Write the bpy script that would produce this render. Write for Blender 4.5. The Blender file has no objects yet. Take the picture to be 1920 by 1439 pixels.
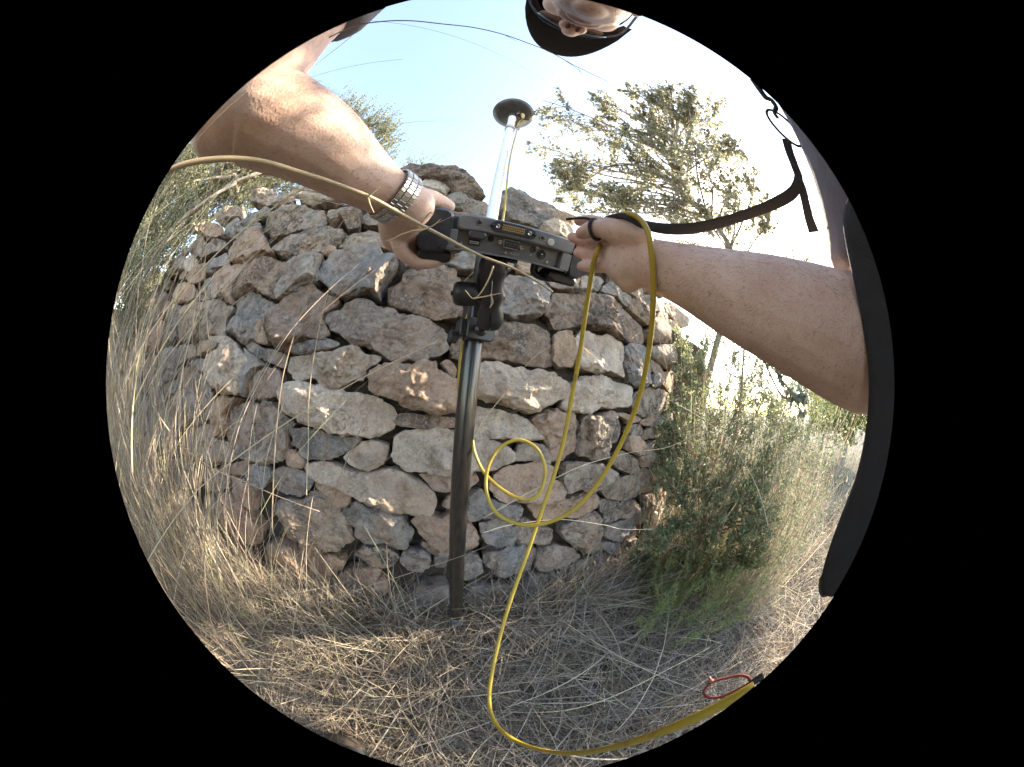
import bpy, math, random
import numpy as np
from mathutils import Vector, Matrix, noise
sc = bpy.context.scene
rad = math.radians
random.seed(7); RNG = np.random.default_rng(7)

# ---------------------------------------------------------------- camera: a circular fisheye worn at belly height
FOV = rad(196); CX, CY, RR = 939.0, 722.0, 740.0; ROLL = rad(6.0)
CAM = np.array((0, 0, .95))
cR = np.array((math.cos(ROLL), 0, math.sin(ROLL))); cU = np.array((-math.sin(ROLL), 0, math.cos(ROLL))); cF = np.array((0, 1.0, 0))
cam = bpy.data.cameras.new('camera'); co = bpy.data.objects.new('camera', cam); sc.collection.objects.link(co); sc.camera = co
co.matrix_world = Matrix(((cR[0], cU[0], -cF[0], CAM[0]), (cR[1], cU[1], -cF[1], CAM[1]), (cR[2], cU[2], -cF[2], CAM[2]), (0, 0, 0, 1)))
cam.type = 'PANO'
cam.sensor_width = 36; cam.sensor_fit = 'HORIZONTAL'; cam.lens = 14
CC = cam if hasattr(cam, 'panorama_type') else cam.cycles
CC.panorama_type = 'FISHEYE_LENS_POLYNOMIAL'
CC.fisheye_polynomial_k0 = 0; CC.fisheye_polynomial_k1 = -(FOV / 2) / (RR * 36 / 1920)
CC.fisheye_polynomial_k2 = CC.fisheye_polynomial_k3 = CC.fisheye_polynomial_k4 = 0
CC.fisheye_fov = FOV
cam.shift_x = (960 - CX) / 1920; cam.shift_y = (CY - 719.5) / 1920
cam.clip_start = .01; cam.clip_end = 400

# ---------------------------------------------------------------- sky, sun, exposure
SUN = np.array((.775, .335, .536)); SUN /= np.linalg.norm(SUN)
world = bpy.data.worlds.new('World'); sc.world = world; world.use_nodes = True
wn = world.node_tree.nodes; sky = wn.new('ShaderNodeTexSky'); sky.sky_type = 'NISHITA'; sky.sun_disc = False
sky.sun_elevation = math.asin(SUN[2]); sky.sun_rotation = math.atan2(SUN[0], SUN[1])
sky.air_density = 1.0; sky.dust_density = .8; sky.ozone_density = .8; sky.altitude = 200
world.node_tree.links.new(sky.outputs[0], wn['Background'].inputs[0]); wn['Background'].inputs[1].default_value = .15
sun = bpy.data.lights.new('sun', 'SUN'); sun.energy = 3.8; sun.angle = rad(.53); sun.color = (1, .93, .82)
so = bpy.data.objects.new('sun', sun); sc.collection.objects.link(so)
so.rotation_euler = Vector(SUN).to_track_quat('Z', 'Y').to_euler()
sc.view_settings.view_transform = 'Standard'; sc.view_settings.look = 'None'
sc.view_settings.exposure = 2.68; sc.view_settings.gamma = 1; sc.view_settings.use_curve_mapping = False
sc.view_settings.use_white_balance = True; sc.view_settings.white_balance_temperature = 7600; sc.view_settings.white_balance_tint = 10
sc.render.image_settings.color_mode = 'RGB'
sc.cycles.max_bounces = 8; sc.cycles.transparent_max_bounces = 8; sc.cycles.use_denoising = True

# ---------------------------------------------------------------- measuring: a direction seen in the photograph -> a point in the place
def ray(px, py):
    dx, dy = px - CX, CY - py; r = math.hypot(dx, dy); th = FOV / 2 * r / RR; a = math.atan2(dy, dx)
    return cR * (math.sin(th) * math.cos(a)) + cU * (math.sin(th) * math.sin(a)) + cF * math.cos(th)
def P(px, py, r): return CAM + ray(px, py) * r
def PH(px, py, h):
    d = ray(px, py); return CAM + d * (h / math.hypot(d[0], d[1]))
def PZ(px, py, z):
    d = ray(px, py); return CAM + d * ((z - CAM[2]) / d[2])
def nrm(v): v = np.asarray(v, float); return v / max(1e-12, np.linalg.norm(v))

# ---------------------------------------------------------------- objects
COL = sc.collection
def tag(o, label=None, cat=None, group=None, kind=None):
    for k, v in (('label', label), ('category', cat), ('group', group), ('kind', kind)):
        if v: o[k] = v
    return o
def empty(name, loc, label, cat, group=None, kind=None):
    o = bpy.data.objects.new(name, None); COL.objects.link(o); o.location = Vector(loc); o.empty_display_size = .05
    return tag(o, label, cat, group, kind)
def link(name, me, parent=None, m=None):
    o = bpy.data.objects.new(name, me); COL.objects.link(o)
    if m is not None:
        if not me.materials: me.materials.append(m)
    if parent is not None:
        o.parent = parent                                  # parts are modelled in place: only a top-level Empty carries an offset
        if parent.parent is None: o.matrix_parent_inverse = Matrix.Translation(-parent.location)
    return o
class Geo:
    def __init__(s): s.v = []; s.f = []; s.mi = []
    def add(s, V, F, mi=0):
        b = len(s.v); s.v.extend([tuple(p) for p in V]); s.f.extend([tuple(i + b for i in f) for f in F]); s.mi.extend([mi] * len(F)); return s
    def obj(s, name, m, parent=None, smooth=True, sharp=None):
        me = bpy.data.meshes.new(name); me.from_pydata(s.v, [], s.f)
        ms = m if isinstance(m, (list, tuple)) else [m]
        for x in ms: me.materials.append(x)
        if len(ms) > 1: me.polygons.foreach_set('material_index', s.mi)
        me.polygons.foreach_set('use_smooth', [smooth] * len(s.f))
        if smooth and sharp is not None: me.set_sharp_from_angle(angle=rad(sharp))
        me.update(); return link(name, me, parent)
def arrays_mesh(name, V, F, cols=None, smooth=True):
    me = bpy.data.meshes.new(name); n, k = F.shape
    me.vertices.add(len(V)); me.vertices.foreach_set('co', np.ascontiguousarray(V, np.float32).ravel())
    me.loops.add(n * k); me.loops.foreach_set('vertex_index', np.ascontiguousarray(F, np.int32).ravel())
    me.polygons.add(n); me.polygons.foreach_set('loop_start', np.arange(0, n * k, k, dtype=np.int32))
    me.polygons.foreach_set('use_smooth', np.full(n, smooth))
    if cols is not None:
        at = me.color_attributes.new('tint', 'FLOAT_COLOR', 'POINT')
        c4 = np.ones((len(V), 4), np.float32); c4[:, :3] = cols; at.data.foreach_set('color', c4.ravel())
    me.update(calc_edges=True); me.validate(); return me
def frames(pts):
    pts = np.asarray(pts, float); n = len(pts); T = np.gradient(pts, axis=0); T /= np.linalg.norm(T, axis=1)[:, None] + 1e-12
    r = np.array((0, 0, 1.0)) if abs(T[0][2]) < .9 else np.array((1.0, 0, 0)); A = []
    a = nrm(np.cross(T[0], r))
    for i in range(n):
        a = nrm(a - T[i] * np.dot(a, T[i])); A.append(a)
    A = np.array(A); return T, A, np.cross(T, A)
def tube(pts, rr, n=10, cap=True):
    pts = np.asarray(pts, float); rr = np.broadcast_to(np.asarray(rr, float), (len(pts),)); T, A, B = frames(pts)
    V = []; F = []
    for i, p in enumerate(pts):
        for k in range(n):
            t = 2 * math.pi * k / n; V.append(p + rr[i] * (math.cos(t) * A[i] + math.sin(t) * B[i]))
    for i in range(len(pts) - 1):
        for k in range(n): F.append((i * n + k, i * n + (k + 1) % n, (i + 1) * n + (k + 1) % n, (i + 1) * n + k))
    if cap: F.append(tuple(range(n))[::-1]); F.append(tuple((len(pts) - 1) * n + k for k in range(n)))
    return V, F
def spline(pts, per=10):
    p = [np.asarray(q, float) for q in pts]; p = [2 * p[0] - p[1]] + p + [2 * p[-1] - p[-2]]; out = []
    for i in range(1, len(p) - 2):
        for t in np.linspace(0, 1, per, endpoint=False):
            a, b, c, d = p[i - 1], p[i], p[i + 1], p[i + 2]
            out.append(.5 * (2 * b + (c - a) * t + (2 * a - 5 * b + 4 * c - d) * t * t + (3 * b - a - 3 * c + d) * t ** 3))
    out.append(p[-2]); return np.array(out)
def lathe(prof, o, ax, n=32):
    """profile [(radius, height)] turned about the axis ax through o"""
    ax = nrm(ax); r = np.array((0, 0, 1.0)) if abs(ax[2]) < .9 else np.array((1.0, 0, 0)); a = nrm(np.cross(ax, r)); b = np.cross(ax, a)
    V = []; F = []
    for (R, h) in prof:
        for k in range(n): t = 2 * math.pi * k / n; V.append(np.asarray(o) + ax * h + max(R, 1e-5) * (math.cos(t) * a + math.sin(t) * b))
    for i in range(len(prof) - 1):
        for k in range(n): F.append((i * n + k, i * n + (k + 1) % n, (i + 1) * n + (k + 1) % n, (i + 1) * n + k))
    F.append(tuple(range(n))[::-1]); F.append(tuple((len(prof) - 1) * n + k for k in range(n)))
    return V, F
def rbox(c, X, Y, Z, hx, hy, hz, r=.002, seg=2):
    """box with rounded XY outline and chamfered Z edges, centre c, axes X,Y,Z"""
    out = []
    for sx, sy, a0 in ((1, 1, 0), (-1, 1, 90), (-1, -1, 180), (1, -1, 270)):
        for k in range(seg + 1):
            a = rad(a0 + 90 * k / seg); out.append((sx * (hx - r) + r * math.cos(a), sy * (hy - r) + r * math.sin(a)))
    n = len(out); V = []; F = []; ch = min(r * .5, hz * .5)
    for zz, s in ((-hz, ch), (-hz + ch, 0), (hz - ch, 0), (hz, ch)):
        for (x, y) in out:
            x2 = x - math.copysign(min(s, abs(x)), x); y2 = y - math.copysign(min(s, abs(y)), y)
            V.append(np.asarray(c) + X * x2 + Y * y2 + Z * zz)
    for i in range(3):
        for k in range(n): F.append((i * n + k, i * n + (k + 1) % n, (i + 1) * n + (k + 1) % n, (i + 1) * n + k))
    F.append(tuple(range(n))[::-1]); F.append(tuple(3 * n + k for k in range(n)))
    return V, F

# ---------------------------------------------------------------- materials
def mat(name, col=(.5, .5, .5), rough=.6, metal=0, **kw):
    m = bpy.data.materials.new(name); m.use_nodes = True; b = m.node_tree.nodes['Principled BSDF']
    b.inputs['Base Color'].default_value = (*col, 1); b.inputs['Roughness'].default_value = rough; b.inputs['Metallic'].default_value = metal
    for k, v in kw.items(): b.inputs[k].default_value = v
    m.diffuse_color = (*col, 1); return m
class NT:
    def __init__(s, m): s.t = m.node_tree; s.b = s.t.nodes['Principled BSDF']; s.out = s.t.nodes['Material Output']
    def n(s, typ, **kw):
        o = s.t.nodes.new('ShaderNode' + typ)
        for k, v in kw.items():
            if isinstance(v, bpy.types.NodeSocket): s.t.links.new(v, o.inputs[k if not k.startswith('i') or not k[1:].isdigit() else int(k[1:])])
            elif k.startswith('i') and k[1:].isdigit(): o.inputs[int(k[1:])].default_value = v
            elif k in o.inputs: o.inputs[k].default_value = v
            else: setattr(o, k, v)
        return o
    def noise(s, vec, scale, detail=6, rough=.6, dist=0):
        return s.n('TexNoise', Vector=vec, Scale=scale, Detail=detail, Roughness=rough, Distortion=dist).outputs['Fac']
    def ramp(s, f, a, b, ca=0, cb=1):
        o = s.n('MapRange', i0=f, i1=a, i2=b, i3=ca, i4=cb); o.clamp = True; return o.outputs[0]
    def mix(s, f, a, b, mode='MIX'):
        o = s.t.nodes.new('ShaderNodeMix'); o.data_type = 'RGBA'; o.blend_type = mode
        for idx, v in ((0, f), (6, a), (7, b)):
            if isinstance(v, bpy.types.NodeSocket): s.t.links.new(v, o.inputs[idx])
            else: o.inputs[idx].default_value = v if idx == 0 else (*v[:3], 1)
        return o.outputs[2]
    def math(s, op, a, b=0):
        o = s.t.nodes.new('ShaderNodeMath'); o.operation = op
        for idx, v in ((0, a), (1, b)):
            if isinstance(v, bpy.types.NodeSocket): s.t.links.new(v, o.inputs[idx])
            else: o.inputs[idx].default_value = v
        return o.outputs[0]
    def bump(s, h, strength, dist, normal=None):
        o = s.n('Bump', Strength=strength, Distance=dist, Height=h)
        if normal is not None: s.t.links.new(normal, o.inputs['Normal'])
        return o.outputs[0]
    def col(s, c): s.t.links.new(c, s.b.inputs['Base Color'])
    def nor(s, c): s.t.links.new(c, s.b.inputs['Normal'])
    def obj(s): return s.n('TexCoord').outputs['Object']

def stone_mat():
    m = mat('limestone', (.4, .33, .26), .92); t = NT(m); oi = t.n('ObjectInfo')
    off = t.n('VectorMath', i0=oi.outputs['Random'], i1=(37.1, 91.7, 53.3)); off.operation = 'MULTIPLY'
    v = t.n('VectorMath', i0=t.obj(), i1=off.outputs[0]); v.operation = 'ADD'; v = v.outputs[0]
    big = t.noise(v, 8, 5, .62, .6); mid = t.noise(v, 26, 9, .72, .4); fine = t.noise(v, 130, 6, .75); grit = t.noise(v, 300, 3, .6)
    c = t.mix(t.ramp(big, .42, .62, 0, .65), oi.outputs['Color'], (.42, .25, .155))
    c = t.mix(t.ramp(mid, .46, .68, 0, .6), c, (.55, .46, .37))
    c = t.mix(t.ramp(mid, .48, .32, 0, .65), c, (.10, .07, .05))
    lich = t.math('MULTIPLY', t.ramp(t.noise(v, 13, 8, .68, .9), .46, .58), oi.outputs['Alpha'])
    c = t.mix(t.math('MULTIPLY', lich, t.ramp(fine, .36, .56, .3, 1.0)), c, (.045, .040, .036))
    sp = t.math('MULTIPLY', t.ramp(t.noise(v, 85, 5, .65), .55, .64), t.ramp(t.noise(v, 10, 4, .6), .42, .58))
    c = t.mix(t.math('MULTIPLY', sp, .85), c, (.50, .47, .43))
    c = t.mix(t.ramp(fine, .40, .68, 0, .28), c, (.07, .05, .035)); c = t.mix(t.ramp(grit, .56, .7, 0, .35), c, (.5, .45, .38)); t.col(c)
    vor = t.n('TexVoronoi', Vector=v, Scale=70).outputs['Distance']
    n1 = t.bump(mid, 1.0, .028); n2 = t.bump(fine, 1.0, .010, n1); t.nor(t.bump(vor, .6, .005, n2)); return m
M_STONE = stone_mat()
def soil_mat(name, a, b):
    m = mat(name, a, .97); t = NT(m); v = t.obj(); c = t.mix(t.ramp(t.noise(v, 9, 8, .7), .35, .7), a, b)
    t.col(c); t.nor(t.bump(t.noise(v, 40, 8, .75), .9, .03)); return m
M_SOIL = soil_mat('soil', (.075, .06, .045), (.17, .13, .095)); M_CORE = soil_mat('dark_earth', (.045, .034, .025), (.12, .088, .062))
def tint_mat(name, trans=.25, rough=.6, spec=.25):
    m = mat(name, (.5, .5, .5), rough); t = NT(m); a = t.n('Attribute', attribute_name='tint').outputs['Color']
    t.col(a); t.b.inputs['Specular IOR Level'].default_value = spec
    tr = t.n('BsdfTranslucent', Color=a); mx = t.n('MixShader', i0=trans, i1=t.b.outputs[0], i2=tr.outputs[0])
    t.t.links.new(mx.outputs[0], t.out.inputs[0]); return m
M_STRAW = tint_mat('dry_straw', .22, .6, .3); M_LEAF = tint_mat('leaf', .5, .5, .35); M_SILVER = tint_mat('silver_leaf', .35, .6, .3)
def bark_mat(name, a, b):
    m = mat(name, a, .9); t = NT(m); v = t.obj(); t.col(t.mix(t.ramp(t.noise(v, 30, 6), .35, .65), a, b)); t.nor(t.bump(t.noise(v, 60, 6), .8, .01)); return m
M_BARK = bark_mat('grey_bark', (.20, .17, .14), (.33, .29, .25)); M_STEM = bark_mat('brown_stem', (.22, .13, .08), (.36, .25, .16))

# ================================================================ GROUND
def ground_z(x, y):
    # level underfoot, a small rise of thrown earth at the foot of the wall, falling gently away to the path on the right
    x = np.asarray(x, float); y = np.asarray(y, float)
    d = y - (.58 + .33 * x)
    rise = .10 * np.exp(-(np.clip(-d, 0, None) / .35) ** 2) * np.exp(-(np.clip(x - .6, 0, None) / .5) ** 2) * np.where(d > 0, 1, 1)
    bumps = .02 * np.sin(3.1 * x + 1.3 * y) * np.cos(2.3 * y - .7 * x) + .012 * np.sin(9 * x + 2) * np.sin(8 * y)
    return rise + bumps
def sheet(name, xs, ys, zf, m, kind='structure'):
    X, Y = np.meshgrid(xs, ys); Z = zf(X, Y); V = np.c_[X.ravel(), Y.ravel(), Z.ravel()]; nx = len(xs); F = []
    i = np.arange((len(ys) - 1) * (nx - 1)); r = i // (nx - 1); c = i % (nx - 1); a = r * nx + c
    me = arrays_mesh(name, V, np.c_[a, a + 1, a + nx + 1, a + nx]); me.materials.append(m)
    return tag(link(name, me), kind=kind)
gx = np.r_[np.array([-150, -60, -25, -12, -6]), np.linspace(-4, 5, 110), np.array([7, 12, 25, 60, 150])]
gy = np.r_[np.array([-150, -60, -25, -12, -6]), np.linspace(-3, 3.5, 80), np.array([6, 12, 25, 60, 150])]
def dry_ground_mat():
    m = soil_mat('dry_ground', (.022, .018, .014), (.06, .048, .036)); return m  # deep shade between the straws is put into this near-black soil colour
sheet('ground', gx, gy, lambda X, Y: ground_z(X, Y), dry_ground_mat())

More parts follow.
